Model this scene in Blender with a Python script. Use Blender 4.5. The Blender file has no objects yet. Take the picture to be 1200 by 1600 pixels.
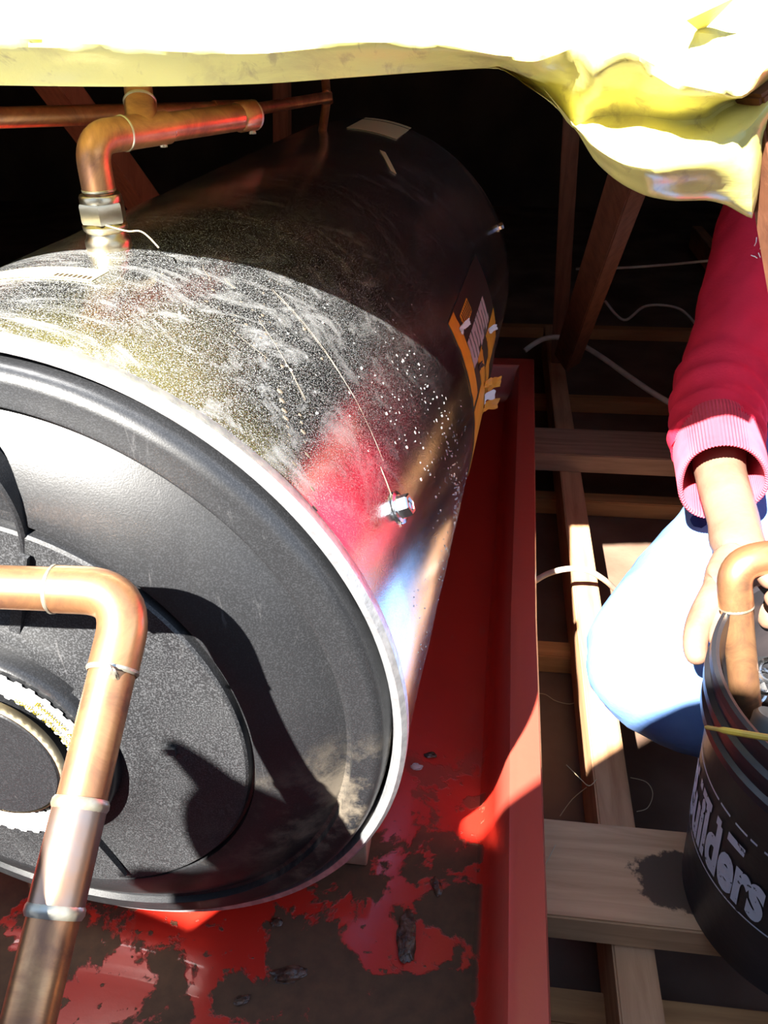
import bpy, bmesh, math, random
from mathutils import Vector, Matrix, noise
random.seed(7)
PI = math.pi
D = bpy.data
SC = bpy.context.scene
COL = SC.collection

# ------------------------------------------------------------------ camera, sky, sun, exposure
CAM = Vector((0.3151, -0.4244, 0.4256))
PITCH, YAW, ROLL, FPX = 0.5468, 0.1396, -0.0179, 1288.6
_f = Vector((-math.sin(YAW)*math.cos(PITCH), math.cos(YAW)*math.cos(PITCH), -math.sin(PITCH)))
_r0 = Vector((math.cos(YAW), math.sin(YAW), 0)); _u0 = _r0.cross(_f)
CR = math.cos(ROLL)*_r0 + math.sin(ROLL)*_u0
CU = -math.sin(ROLL)*_r0 + math.cos(ROLL)*_u0
CF = _f
cd = D.cameras.new('camera'); cam = D.objects.new('camera', cd); COL.objects.link(cam)
cam.matrix_world = Matrix.Translation(CAM) @ Matrix((CR, CU, -CF)).transposed().to_4x4()
cd.sensor_fit = 'VERTICAL'; cd.sensor_height = 24; cd.lens = FPX/1600*24; cd.clip_start = 0.02
SC.camera = cam
SC.view_settings.view_transform = 'Standard'; SC.view_settings.look = 'None'
SC.view_settings.gamma = 1; SC.view_settings.use_curve_mapping = False
SC.view_settings.exposure = 0.0

SUN = Vector((-0.43, -0.98, 1.0)).normalized()
wd = D.worlds.new('sky'); SC.world = wd; wd.use_nodes = True
wn = wd.node_tree.nodes; wl = wd.node_tree.links
bg = wn['Background']; bg.inputs['Strength'].default_value = 1.5
tc = wn.new('ShaderNodeTexCoord'); sx = wn.new('ShaderNodeSeparateXYZ'); rp = wn.new('ShaderNodeValToRGB')
wl.new(tc.outputs['Generated'], sx.inputs[0]); wl.new(sx.outputs['Z'], rp.inputs[0]); wl.new(rp.outputs[0], bg.inputs[0])
rp.color_ramp.elements[0].position = 0.0; rp.color_ramp.elements[0].color = (0.10, 0.08, 0.06, 1)
rp.color_ramp.elements[1].position = 0.04; rp.color_ramp.elements[1].color = (1.0, 1.0, 1.0, 1)
e = rp.color_ramp.elements.new(0.30); e.color = (0.55, 0.72, 1.0, 1)
e = rp.color_ramp.elements.new(1.0); e.color = (0.38, 0.56, 0.92, 1)
sl = D.lights.new('sun', 'SUN'); sl.energy = 42; sl.angle = math.radians(0.6); sl.color = (1.0, 0.95, 0.86)
so = D.objects.new('sun', sl); COL.objects.link(so)
so.rotation_euler = SUN.to_track_quat('Z', 'Y').to_euler(); so.location = SUN*4

# ------------------------------------------------------------------ helpers
def at(px, py, d):
    "world point seen at photograph pixel (px,py), d metres along the view axis"
    return CAM + (CF + CR*((px-600)/FPX) - CU*((py-800)/FPX))*d
def at_z(px, py, z):
    v = CF + CR*((px-600)/FPX) - CU*((py-800)/FPX)
    return CAM + v*((z-CAM.z)/v.z)
def fixv(v): return Vector(v)

def mat(name, col, rough=0.6, metal=0.0, col2=None, scale=8.0, mixlo=0.4, mixhi=0.6, bump=0.0, bscale=60.0, stretch=(1, 1, 1), spec=0.5, detail=6.0, rough2=None, coat=0.0):
    m = D.materials.new(name); m.use_nodes = True
    N = m.node_tree.nodes; L = m.node_tree.links; b = N['Principled BSDF']
    b.inputs['Base Color'].default_value = (*col, 1); b.inputs['Roughness'].default_value = rough
    b.inputs['Metallic'].default_value = metal; b.inputs['Specular IOR Level'].default_value = spec
    b.inputs['Coat Weight'].default_value = coat
    t = N.new('ShaderNodeTexCoord'); mp = N.new('ShaderNodeMapping'); mp.inputs['Scale'].default_value = stretch
    L.new(t.outputs['Object'], mp.inputs[0])
    if col2 is not None:
        n = N.new('ShaderNodeTexNoise'); n.inputs['Scale'].default_value = scale; n.inputs['Detail'].default_value = detail
        L.new(mp.outputs[0], n.inputs['Vector'])
        r = N.new('ShaderNodeValToRGB'); r.color_ramp.elements[0].position = mixlo; r.color_ramp.elements[1].position = mixhi
        r.color_ramp.elements[0].color = (*col, 1); r.color_ramp.elements[1].color = (*col2, 1)
        L.new(n.outputs['Fac'], r.inputs[0]); L.new(r.outputs[0], b.inputs['Base Color'])
        if rough2 is not None:
            mr = N.new('ShaderNodeMapRange'); mr.inputs[1].default_value = mixlo; mr.inputs[2].default_value = mixhi
            mr.inputs[3].default_value = rough; mr.inputs[4].default_value = rough2
            L.new(n.outputs['Fac'], mr.inputs[0]); L.new(mr.outputs[0], b.inputs['Roughness'])
    if bump > 0:
        n2 = N.new('ShaderNodeTexNoise'); n2.inputs['Scale'].default_value = bscale; n2.inputs['Detail'].default_value = 5
        L.new(mp.outputs[0], n2.inputs['Vector'])
        bp = N.new('ShaderNodeBump'); bp.inputs['Strength'].default_value = bump; bp.inputs['Distance'].default_value = 0.002
        L.new(n2.outputs['Fac'], bp.inputs['Height']); L.new(bp.outputs[0], b.inputs['Normal'])
    return m
def nt(m): return m.node_tree.nodes, m.node_tree.links, m.node_tree.nodes['Principled BSDF']
def ramp(N, stops):
    r = N.new('ShaderNodeValToRGB'); el = r.color_ramp.elements
    el[0].position, el[0].color = stops[0][0], (*stops[0][1], 1)
    el[1].position, el[1].color = stops[-1][0], (*stops[-1][1], 1)
    for p, c in stops[1:-1]:
        k = el.new(p); k.color = (*c, 1)
    return r
def texn(N, L, vec, scale, detail=5.0, rough=0.5, stretch=None, dist=0.0):
    n = N.new('ShaderNodeTexNoise'); n.inputs['Scale'].default_value = scale; n.inputs['Detail'].default_value = detail
    n.inputs['Roughness'].default_value = rough; n.inputs['Distortion'].default_value = dist
    if stretch:
        mp = N.new('ShaderNodeMapping'); mp.inputs['Scale'].default_value = stretch; L.new(vec, mp.inputs[0]); vec = mp.outputs[0]
    L.new(vec, n.inputs['Vector']); return n
def mixc(N, L, fac, a, b):
    m = N.new('ShaderNodeMix'); m.data_type = 'RGBA'
    for s, v in ((0, fac), (6, a), (7, b)):
        if hasattr(v, 'is_linked'): L.new(v, m.inputs[s])
        elif s == 0: m.inputs[0].default_value = v
        else: m.inputs[s].default_value = (*v, 1)
    return m.outputs[2]
def maprange(N, L, v, a, b, c, d):
    m = N.new('ShaderNodeMapRange'); L.new(v, m.inputs[0])
    for i, x in enumerate((a, b, c, d)): m.inputs[i+1].default_value = x
    return m.outputs[0]
def mth(N, L, op, a, b):
    m = N.new('ShaderNodeMath'); m.operation = op
    for i, v in enumerate((a, b)):
        if hasattr(v, 'is_linked'): L.new(v, m.inputs[i])
        else: m.inputs[i].default_value = v
    return m.outputs[0]

WORLDLOC = {}
def obj(name, bm, m, parent=None, smooth=True, origin=None, label=None, cat=None, group=None, kind=None):
    "links a bmesh given in world coordinates as ONE object (origin at its base), optionally under parent"
    if isinstance(bm, bmesh.types.BMesh):
        me = D.meshes.new(name); bmesh.ops.recalc_face_normals(bm, faces=bm.faces); bm.to_mesh(me); bm.free()
    else: me = bm; me.name = name
    if parent is not None: base = WORLDLOC[parent.name]
    elif origin is not None: base = Vector(origin)
    else:
        xs = [v.co for v in me.vertices]
        base = Vector((sum(v.x for v in xs)/len(xs), sum(v.y for v in xs)/len(xs), min(v.z for v in xs)))
    me.transform(Matrix.Translation(-base))
    if smooth:
        for p in me.polygons: p.use_smooth = True
        try: me.set_sharp_from_angle(angle=math.radians(38))
        except Exception: pass
    for mm in (m if isinstance(m, (list, tuple)) else [m]): me.materials.append(mm)
    o = D.objects.new(name, me); COL.objects.link(o)
    if parent is not None: o.parent = parent
    else: o.location = base
    WORLDLOC[o.name] = base
    tag(o, label, cat, group, kind)
    return o
def tag(o, label=None, cat=None, group=None, kind=None):
    if label: o['label'] = label
    if cat: o['category'] = cat
    if group: o['group'] = group
    if kind: o['kind'] = kind
def thing(name, loc, label, cat, group=None):
    o = D.objects.new(name, None); COL.objects.link(o); o.location = loc; o.empty_display_size = 0.05
    WORLDLOC[o.name] = Vector(loc); tag(o, label, cat, group); return o

def box(bm, p0, p1, bev=0.0, M=None):
    c = [(a+b)/2 for a, b in zip(p0, p1)]; s = [abs(b-a) for a, b in zip(p0, p1)]
    t = bmesh.new(); bmesh.ops.create_cube(t, size=1)
    for v in t.verts: v.co = Vector((v.co.x*s[0], v.co.y*s[1], v.co.z*s[2]))
    if bev > 0: bmesh.ops.bevel(t, geom=t.edges[:], offset=bev, segments=2, affect='EDGES', profile=0.6)
    X = Matrix.Translation(c)
    if M is not None: X = M
    for v in t.verts: v.co = X @ v.co
    merge(bm, t)
def merge(bm, t):
    me = D.meshes.new('tmp'); t.to_mesh(me); t.free(); bm.from_mesh(me); D.meshes.remove(me)
def beam(bm, a, b, w, h, up=(0, 0, 1), bev=0.002, twist=0.0):
    "rectangular timber from a to b, w wide, h deep"
    a = Vector(a); b = Vector(b); z = (b-a); Ln = z.length; z.normalize()
    x = Vector(up).cross(z)
    if x.length < 1e-3: x = Vector((1, 0, 0))
    x.normalize(); y = z.cross(x)
    R_ = Matrix((x, y, z)).transposed().to_4x4() @ Matrix.Rotation(twist, 4, 'Z')
    t = bmesh.new(); bmesh.ops.create_cube(t, size=1)
    for v in t.verts: v.co = Vector((v.co.x*w, v.co.y*h, v.co.z*Ln))
    if bev > 0: bmesh.ops.bevel(t, geom=t.edges[:], offset=bev, segments=2, affect='EDGES')
    X = Matrix.Translation((a+b)/2) @ R_
    for v in t.verts: v.co = X @ v.co
    merge(bm, t)
def smoothpath(pts, n=6):
    "Catmull-Rom through pts (vectors, any dimension kept in lists)"
    P = [list(p) for p in pts]; out = []
    for i in range(len(P)-1):
        p0 = P[max(i-1, 0)]; p1 = P[i]; p2 = P[i+1]; p3 = P[min(i+2, len(P)-1)]
        for k in range(n):
            t = k/n
            out.append([0.5*((2*b)+(-a+c)*t+(2*a-5*b+4*c-d)*t*t+(-a+3*b-3*c+d)*t**3) for a, b, c, d in zip(p0, p1, p2, p3)])
    out.append(P[-1]); return out
def tube(bm, pts, r, seg=20, cap=True, oval=None, rfun=None):
    pts = [Vector(p) for p in pts]; n = len(pts)
    rr = r if isinstance(r, (list, tuple)) else [r]*n
    T = []
    for i in range(n):
        d = pts[min(i+1, n-1)]-pts[max(i-1, 0)]; T.append(d.normalized())
    x = T[0].orthogonal().normalized(); rings = []
    for i in range(n):
        x = (x-T[i]*x.dot(T[i])).normalized(); y = T[i].cross(x); ring = []
        for k in range(seg):
            a = 2*PI*k/seg; q = rr[i]
            if rfun: q *= rfun(i/(n-1), a)
            ring.append(bm.verts.new(pts[i]+x*math.cos(a)*q+y*math.sin(a)*q))
        rings.append(ring)
    for i in range(n-1):
        for k in range(seg):
            bm.faces.new((rings[i][k], rings[i][(k+1) % seg], rings[i+1][(k+1) % seg], rings[i+1][k]))
    if cap:
        bm.faces.new(rings[0][::-1]); bm.faces.new(rings[-1])
    return rings
def bend(p0, corner, p1, rad, n=8):
    "points of an arc that rounds the corner"
    p0, corner, p1 = Vector(p0), Vector(corner), Vector(p1)
    a = (p0-corner).normalized(); b = (p1-corner).normalized()
    s, e_ = corner+a*rad, corner+b*rad; out = []
    for k in range(n+1):
        t = k/n; out.append((s*(1-t)**2+corner*2*t*(1-t)*1.0+e_*t*t))
    return out
def lathe(bm, prof, c, axis, seg=64, closed=False, a0=0, a1=2*PI):
    "profile of (radius, height along axis) turned about axis through c"
    c = Vector(c); ax = Vector(axis).normalized(); x = ax.orthogonal().normalized(); y = ax.cross(x)
    full = abs(a1-a0-2*PI) < 1e-6; ns = seg if full else seg+1; rings = []
    for r, h in prof:
        if r < 1e-6: rings.append([bm.verts.new(c+ax*h)]); continue
        rings.append([bm.verts.new(c+ax*h+(x*math.cos(a0+(a1-a0)*k/seg)+y*math.sin(a0+(a1-a0)*k/seg))*r) for k in range(ns)])
    pr = list(zip(rings[:-1], rings[1:]))
    if closed: pr.append((rings[-1], rings[0]))
    for A, B in pr:
        for k in range(seg if full else seg):
            k2 = (k+1) % ns
            if len(A) == 1 and len(B) == 1: continue
            if len(A) == 1: bm.faces.new((A[0], B[k], B[k2]))
            elif len(B) == 1: bm.faces.new((A[k], B[0], A[k2]))
            else: bm.faces.new((A[k], A[k2], B[k2], B[k]))
def grid(bm, f, nu, nv):
    V = [[bm.verts.new(f(i/nu, j/nv)) for j in range(nv+1)] for i in range(nu+1)]
    for i in range(nu):
        for j in range(nv):
            try: bm.faces.new((V[i][j], V[i+1][j], V[i+1][j+1], V[i][j+1]))
            except Exception: pass
def sheetgrid(bm, f, nu, nv, th):
    "thin closed slab over a grid function that returns (point, normal)"
    A = []; B = []
    for i in range(nu+1):
        a = []; b = []
        for j in range(nv+1):
            p, n = f(i/nu, j/nv); a.append(bm.verts.new(p+n*th/2)); b.append(bm.verts.new(p-n*th/2))
        A.append(a); B.append(b)
    for i in range(nu):
        for j in range(nv):
            bm.faces.new((A[i][j], A[i+1][j], A[i+1][j+1], A[i][j+1])); bm.faces.new((B[i][j], B[i][j+1], B[i+1][j+1], B[i+1][j]))
    for i in range(nu):
        bm.faces.new((A[i][0], B[i][0], B[i+1][0], A[i+1][0])); bm.faces.new((A[i][nv], A[i+1][nv], B[i+1][nv], B[i][nv]))
    for j in range(nv):
        bm.faces.new((A[0][j], A[0][j+1], B[0][j+1], B[0][j])); bm.faces.new((A[nu][j], B[nu][j], B[nu][j+1], A[nu][j+1]))
def skin(verts, edges, radii, sub=2, root=0):
    "continuous surface grown over a skeleton; returns mesh data in world coordinates"
    me = D.meshes.new('sk'); me.from_pydata([tuple(v) for v in verts], edges, []); o = D.objects.new('sk', me); COL.objects.link(o)
    md = o.modifiers.new('s', 'SKIN'); md.use_smooth_shade = True
    for i, v in enumerate(me.skin_vertices[0].data):
        r = radii[i]; v.radius = r if isinstance(r, tuple) else (r, r); v.use_root = (i == root)
    sb = o.modifiers.new('u', 'SUBSURF'); sb.levels = sub; sb.render_levels = sub
    dg = bpy.context.evaluated_depsgraph_get(); dg.update()
    out = D.meshes.new_from_object(o.evaluated_get(dg)); D.objects.remove(o); D.meshes.remove(me)
    return out
def textmesh(s, size, offset=0.0, extrude=0.0, shear=0.0):
    cu = D.curves.new('t', 'FONT'); cu.body = s; cu.size = size; cu.offset = offset; cu.extrude = extrude; cu.shear = shear; cu.resolution_u = 4
    o = D.objects.new('t', cu); COL.objects.link(o); dg = bpy.context.evaluated_depsgraph_get(); dg.update()
    me = D.meshes.new_from_object(o.evaluated_get(dg)); D.objects.remove(o); D.curves.remove(cu)
    return me

# ------------------------------------------------------------------ materials
def wood(name, c1, c2, along='Y', dusty=0.0, rough=0.75, stain=None):
    m = mat(name, c1, rough=rough, spec=0.25); N, L, b = nt(m)
    t = N.new('ShaderNodeTexCoord'); st = {'X': (1.2, 14, 14), 'Y': (14, 1.2, 14), 'Z': (14, 14, 1.2)}[along]
    n = texn(N, L, t.outputs['Object'], 6, 8, 0.6, st, 0.6)
    w = N.new('ShaderNodeTexWave'); w.inputs['Scale'].default_value = 2.4; w.inputs['Distortion'].default_value = 5; w.inputs['Detail'].default_value = 3
    w.bands_direction = {'X': 'Y', 'Y': 'X', 'Z': 'X'}[along]
    mp = N.new('ShaderNodeMapping'); mp.inputs['Scale'].default_value = [s*0.5 for s in st]; L.new(t.outputs['Object'], mp.inputs[0]); L.new(mp.outputs[0], w.inputs['Vector'])
    f = mth(N, L, 'ADD', mth(N, L, 'MULTIPLY', n.outputs['Fac'], 0.88), mth(N, L, 'MULTIPLY', w.outputs['Fac'], 0.12))
    r = ramp(N, [(0.3, c2), (0.62, c1)]); L.new(f, r.inputs[0]); out = r.outputs[0]
    g = texn(N, L, t.outputs['Object'], 5, 6); out = mixc(N, L, maprange(N, L, g.outputs['Fac'], 0.55, 0.75, 0, 0.35+dusty), out, (0.16, 0.11, 0.075))
    if stain:
        px, py, pz, rx, ry = stain
        v = N.new('ShaderNodeVectorMath'); v.operation = 'DISTANCE'; g2 = N.new('ShaderNodeNewGeometry')
        mp2 = N.new('ShaderNodeMapping'); mp2.inputs['Scale'].default_value = (1/rx, 1/ry, 1); L.new(g2.outputs['Position'], mp2.inputs[0]); L.new(mp2.outputs[0], v.inputs[0])
        v.inputs[1].default_value = (px/rx, py/ry, pz)
        nn = texn(N, L, g2.outputs['Position'], 30, 6, 0.65)
        dd = mth(N, L, 'ADD', v.outputs['Value'], mth(N, L, 'MULTIPLY', nn.outputs['Fac'], 1.0))
        out = mixc(N, L, maprange(N, L, dd, 1.42, 1.34, 0, 1), out, (0.085, 0.05, 0.03))
    L.new(out, b.inputs['Base Color'])
    bp = N.new('ShaderNodeBump'); bp.inputs['Strength'].default_value = 0.35; bp.inputs['Distance'].default_value = 0.002
    L.new(f, bp.inputs['Height']); L.new(bp.outputs[0], b.inputs['Normal'])
    return m
W_BOARD = wood('dusty_pine', (0.56, 0.33, 0.18), (0.40, 0.22, 0.11), 'X', stain=(0.545, 0.112, -0.31, 0.075, 0.040))
W_JOIST = wood('pine_joist', (0.54, 0.30, 0.16), (0.40, 0.20, 0.10), 'Y')
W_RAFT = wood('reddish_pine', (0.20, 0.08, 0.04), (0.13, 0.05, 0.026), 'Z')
W_BATT = wood('orange_pine', (0.50, 0.25, 0.10), (0.36, 0.17, 0.07), 'X')
W_CROSS = wood('rough_sawn_pine', (0.40, 0.25, 0.16), (0.25, 0.15, 0.09), 'X')
M_CEIL = mat('dusty_ceiling_board', (0.10, 0.055, 0.035), 0.95, col2=(0.20, 0.125, 0.085), scale=6, mixlo=0.35, mixhi=0.7, bump=0.6, bscale=40)
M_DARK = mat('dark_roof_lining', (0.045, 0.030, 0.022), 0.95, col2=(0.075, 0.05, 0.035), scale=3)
M_TILE = mat('roof_tile', (0.22, 0.10, 0.06), 0.85, col2=(0.16, 0.08, 0.05), scale=12, bump=0.4)
def galvanised():
    m = mat('galvanised_steel', (0.62, 0.63, 0.64), 0.16, 1.0); N, L, b = nt(m)
    t = N.new('ShaderNodeTexCoord'); P = t.outputs['Object']
    fine = texn(N, L, P, 1100, 1, 0.5); med = texn(N, L, P, 7, 6, 0.6, None, 0.8); wipe = texn(N, L, P, 6, 8, 0.72, (1.2, 3.0, 4), 2.2)
    r = ramp(N, [(0.32, (0.50, 0.51, 0.52)), (0.7, (0.74, 0.75, 0.76))]); L.new(med.outputs['Fac'], r.inputs[0])
    # chalky film of dried water and dust: fine specks everywhere, smears where wiped
    sep = N.new('ShaderNodeSeparateXYZ'); L.new(P, sep.inputs[0])
    near = maprange(N, L, sep.outputs['Y'], -0.30, 0.0, 1.0, 0.40)  # film thinned towards the shaded stretch so that part shows darker
    specks = maprange(N, L, fine.outputs['Fac'], 0.53, 0.68, 0.010, 0.60)
    smear = maprange(N, L, wipe.outputs['Fac'], 0.50, 0.72, 0, 0.50)
    low = maprange(N, L, sep.outputs['Z'], 0.36, 0.49, 0.06, 1.0)
    film = mth(N, L, 'MULTIPLY', mth(N, L, 'MULTIPLY', mth(N, L, 'MAXIMUM', specks, smear), near), low)
    film = mth(N, L, 'MINIMUM', film, 0.8)
    L.new(mixc(N, L, film, r.outputs[0], (0.30, 0.33, 0.36)), b.inputs['Base Color'])
    L.new(mth(N, L, 'SUBTRACT', 1.0, film), b.inputs['Metallic'])
    L.new(maprange(N, L, fine.outputs['Fac'], 0.4, 0.7, 0.12, 0.26), b.inputs['Roughness'])
    bp = N.new('ShaderNodeBump'); bp.inputs['Strength'].default_value = 0.10; bp.inputs['Distance'].default_value = 0.0008
    L.new(fine.outputs['Fac'], bp.inputs['Height']); L.new(bp.outputs[0], b.inputs['Normal'])
    return m
M_GALV = galvanised()
M_RIM = mat('brushed_zinc_rim', (0.86, 0.88, 0.92), 0.42, 0.9, col2=(0.66, 0.68, 0.72), scale=120, bump=0.2, bscale=300)
def blackplastic(name, base, speck, rough):
    m = mat(name, base, rough, 0, spec=0.55); N, L, b = nt(m); t = N.new('ShaderNodeTexCoord'); P = t.outputs['Object']
    f = texn(N, L, P, 900, 2); s = texn(N, L, P, 7, 6, 0.6, (1, 1, 1), 1.0)
    sc = texn(N, L, P, 14, 8, 0.75, (4, 1, 0.6), 2.0)
    c = mixc(N, L, maprange(N, L, f.outputs['Fac'], 0.45, 0.7, 0, 1), base, speck)
    c = mixc(N, L, maprange(N, L, sc.outputs['Fac'], 0.62, 0.72, 0, 0.25), c, (0.16, 0.16, 0.165))
    sp = N.new('ShaderNodeSeparateXYZ'); L.new(P, sp.inputs[0])
    dust = texn(N, L, P, 26, 7, 0.7)
    fc = N.new('ShaderNodeVectorMath'); fc.operation = 'DISTANCE'; gg = N.new('ShaderNodeNewGeometry'); L.new(gg.outputs['Position'], fc.inputs[0]); fc.inputs[1].default_value = (0.235, -0.02, -0.12)
    near = maprange(N, L, fc.outputs['Value'], 0.03, 0.13, 1, 0)
    edge = mth(N, L, 'MULTIPLY', near, maprange(N, L, dust.outputs['Fac'], 0.46, 0.62, 0, 0.7))
    c = mixc(N, L, edge, c, (0.24, 0.20, 0.15)); L.new(c, b.inputs['Base Color'])
    L.new(maprange(N, L, s.outputs['Fac'], 0.3, 0.7, rough*0.8, rough*1.25), b.inputs['Roughness'])
    bp = N.new('ShaderNodeBump'); bp.inputs['Strength'].default_value = 0.15; bp.inputs['Distance'].default_value = 0.0006
    L.new(f.outputs['Fac'], bp.inputs['Height']); L.new(bp.outputs[0], b.inputs['Normal']); return m
M_CAP = blackplastic('black_moulded_plastic', (0.012, 0.0125, 0.014), (0.022, 0.023, 0.026), 0.34)
M_CAPT = blackplastic('textured_black_plastic', (0.010, 0.0105, 0.012), (0.050, 0.052, 0.057), 0.50)
def copper():
    m = mat('tarnished_copper', (0.60, 0.27, 0.14), 0.30, 1.0); N, L, b = nt(m); t = N.new('ShaderNodeTexCoord'); P = t.outputs['Object']
    n = texn(N, L, P, 22, 7, 0.65, None, 1.0); n2 = texn(N, L, P, 160, 4)
    r = ramp(N, [(0.30, (0.26, 0.13, 0.09)), (0.47, (0.52, 0.26, 0.13)), (0.62, (0.70, 0.38, 0.18)), (0.8, (0.55, 0.38, 0.26))]); L.new(n.outputs['Fac'], r.inputs[0])
    L.new(r.outputs[0], b.inputs['Base Color']); b.inputs['Metallic'].default_value = 0.82
    L.new(maprange(N, L, n.outputs['Fac'], 0.3, 0.7, 0.42, 0.26), b.inputs['Roughness'])
    bp = N.new('ShaderNodeBump'); bp.inputs['Strength'].default_value = 0.12; bp.inputs['Distance'].default_value = 0.0006
    L.new(n2.outputs['Fac'], bp.inputs['Height']); L.new(bp.outputs[0], b.inputs['Normal']); return m
M_COP = copper()
M_GREYCOP = mat('heat_tarnished_copper', (0.40, 0.33, 0.30), 0.33, 0.9, col2=(0.50, 0.30, 0.20), scale=30, mixlo=0.45, mixhi=0.65, bump=0.15)
M_SOLDER = mat('solder', (0.62, 0.60, 0.52), 0.35, 0.8, col2=(0.45, 0.40, 0.28), scale=60, bump=0.3)
M_BRASS = mat('plated_brass', (0.66, 0.60, 0.46), 0.28, 1.0, col2=(0.50, 0.42, 0.28), scale=40, bump=0.2)
M_STEEL = mat('zinc_bolt', (0.78, 0.80, 0.83), 0.2, 1.0)
def trayred():
    m = mat('red_painted_tray', (0.42, 0.012, 0.010), 0.35, 0, coat=0.25); N, L, b = nt(m)
    g = N.new('ShaderNodeNewGeometry'); P = g.outputs['Position']; s = N.new('ShaderNodeSeparateXYZ'); L.new(P, s.inputs[0])
    big = texn(N, L, P, 11, 7, 0.62, None, 0.25); sm = texn(N, L, P, 70, 4, 0.6); tint = texn(N, L, P, 5, 3)
    c = mixc(N, L, tint.outputs['Fac'], (0.38, 0.014, 0.008), (0.50, 0.024, 0.012))
    near = mth(N, L, 'MULTIPLY', maprange(N, L, s.outputs['Y'], 0.28, 0.10, 0, 1), maprange(N, L, s.outputs['Z'], -0.292, -0.298, 0, 1))
    f = mth(N, L, 'ADD', big.outputs['Fac'], mth(N, L, 'MULTIPLY', near, 0.10))
    mud = mth(N, L, 'MULTIPLY', maprange(N, L, f, 0.592, 0.615, 0, 1), near)
    dots = mth(N, L, 'MULTIPLY', maprange(N, L, sm.outputs['Fac'], 0.62, 0.66, 0, 1), near)
    mud = mth(N, L, 'MAXIMUM', mud, dots)
    mc = mixc(N, L, sm.outputs['Fac'], (0.040, 0.018, 0.008), (0.12, 0.055, 0.024))
    worn = texn(N, L, P, 16, 8, 0.7, (3, 0.7, 1)); c = mixc(N, L, maprange(N, L, worn.outputs['Fac'], 0.62, 0.74, 0, 0.35), c, (0.30, 0.09, 0.06))
    c = mixc(N, L, maprange(N, L, s.outputs['Z'], -0.275, -0.235, 0, 0.40), c, (0.42, 0.13, 0.09))
    L.new(mixc(N, L, mud, c, mc), b.inputs['Base Color'])
    L.new(maprange(N, L, mud, 0, 1, 0.34, 0.9), b.inputs['Roughness']); L.new(maprange(N, L, mud, 0, 1, 0.22, 0.0), b.inputs['Coat Weight'])
    bp = N.new('ShaderNodeBump'); bp.inputs['Strength'].default_value = 0.5; bp.inputs['Distance'].default_value = 0.002
    L.new(mth(N, L, 'ADD', mud, mth(N, L, 'MULTIPLY', sm.outputs['Fac'], 0.3)), bp.inputs['Height']); L.new(bp.outputs[0], b.inputs['Normal']); return m
M_TRAY = trayred()
def plasticsheet():
    m = D.materials.new('yellow_plastic_sheet'); m.use_nodes = True; N = m.node_tree.nodes; L = m.node_tree.links
    b = N['Principled BSDF']; out = N['Material Output']
    t = N.new('ShaderNodeTexCoord'); P = t.outputs['Object']
    n = texn(N, L, P, 16, 7, 0.65, (1, 1, 1), 0.8); n2 = texn(N, L, P, 55, 5, 0.6, (1.5, 0.6, 1), 0.5)
    c = mixc(N, L, maprange(N, L, n.outputs['Fac'], 0.50, 0.72, 0, 0.60), (0.76, 0.71, 0.23), (0.42, 0.33, 0.16))
    c = mixc(N, L, maprange(N, L, n2.outputs['Fac'], 0.56, 0.70, 0, 0.6), c, (0.30, 0.22, 0.14))
    L.new(c, b.inputs['Base Color']); b.inputs['Roughness'].default_value = 0.22; b.inputs['Specular IOR Level'].default_value = 0.6
    tr = N.new('ShaderNodeBsdfTranslucent'); tr.inputs[0].default_value = (0.80, 0.62, 0.03, 1)
    mx = N.new('ShaderNodeMixShader'); mx.inputs[0].default_value = 0.14
    L.new(b.outputs[0], mx.inputs[1]); L.new(tr.outputs[0], mx.inputs[2]); L.new(mx.outputs[0], out.inputs[0])
    bp = N.new('ShaderNodeBump'); bp.inputs['Strength'].default_value = 0.25; bp.inputs['Distance'].default_value = 0.003
    L.new(n.outputs['Fac'], bp.inputs['Height']); L.new(bp.outputs[0], b.inputs['Normal']); return m
M_SHEET = plasticsheet()
M_SWEAT = mat('red_sweatshirt_fleece', (0.64, 0.026, 0.060), 0.95, col2=(0.54, 0.022, 0.05), scale=14, bump=0.3, bscale=300, spec=0.1)
M_CUFF = mat('red_ribbed_cuff', (0.60, 0.075, 0.11), 0.95, col2=(0.54, 0.06, 0.09), scale=30, spec=0.1)
M_TROU = mat('blue_work_trousers', (0.13, 0.25, 0.58), 0.9, col2=(0.17, 0.31, 0.64), scale=12, bump=0.3, bscale=200, spec=0.15)
M_NAVY = mat('navy_cotton', (0.02, 0.03, 0.12), 0.9, spec=0.1)
M_SKIN = mat('skin', (0.17, 0.092, 0.060), 0.5, col2=(0.24, 0.135, 0.092), scale=18, bump=0.25, bscale=180, spec=0.4)
M_NAIL = mat('fingernail', (0.60, 0.42, 0.34), 0.3)
M_HAIR = mat('black_hair', (0.015, 0.012, 0.010), 0.6, bump=0.8, bscale=150)
M_BUCK = mat('black_bucket_plastic', (0.016, 0.016, 0.020), 0.38, col2=(0.060, 0.045, 0.045), scale=9, mixlo=0.45, mixhi=0.8, bump=0.25, bscale=60, rough2=0.55)
M_BUCKIN = mat('dusty_bucket_rubber', (0.045, 0.047, 0.052), 0.5, col2=(0.13, 0.12, 0.11), scale=40, mixlo=0.5, mixhi=0.75)
def lettering():
    m = mat('worn_white_print', (0.55, 0.56, 0.62), 0.6); N, L, b = nt(m); out = N['Material Output']
    t = N.new('ShaderNodeTexCoord'); n = texn(N, L, t.outputs['Object'], 85, 6, 0.7)
    L.new(mixc(N, L, maprange(N, L, n.outputs['Fac'], 0.60, 0.63, 0, 1), (0.55, 0.56, 0.62), (0.03, 0.028, 0.03)), b.inputs['Base Color']); return m
M_PRINT = lettering()
M_WHITE = mat('white_label', (0.82, 0.82, 0.80), 0.5)
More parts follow.
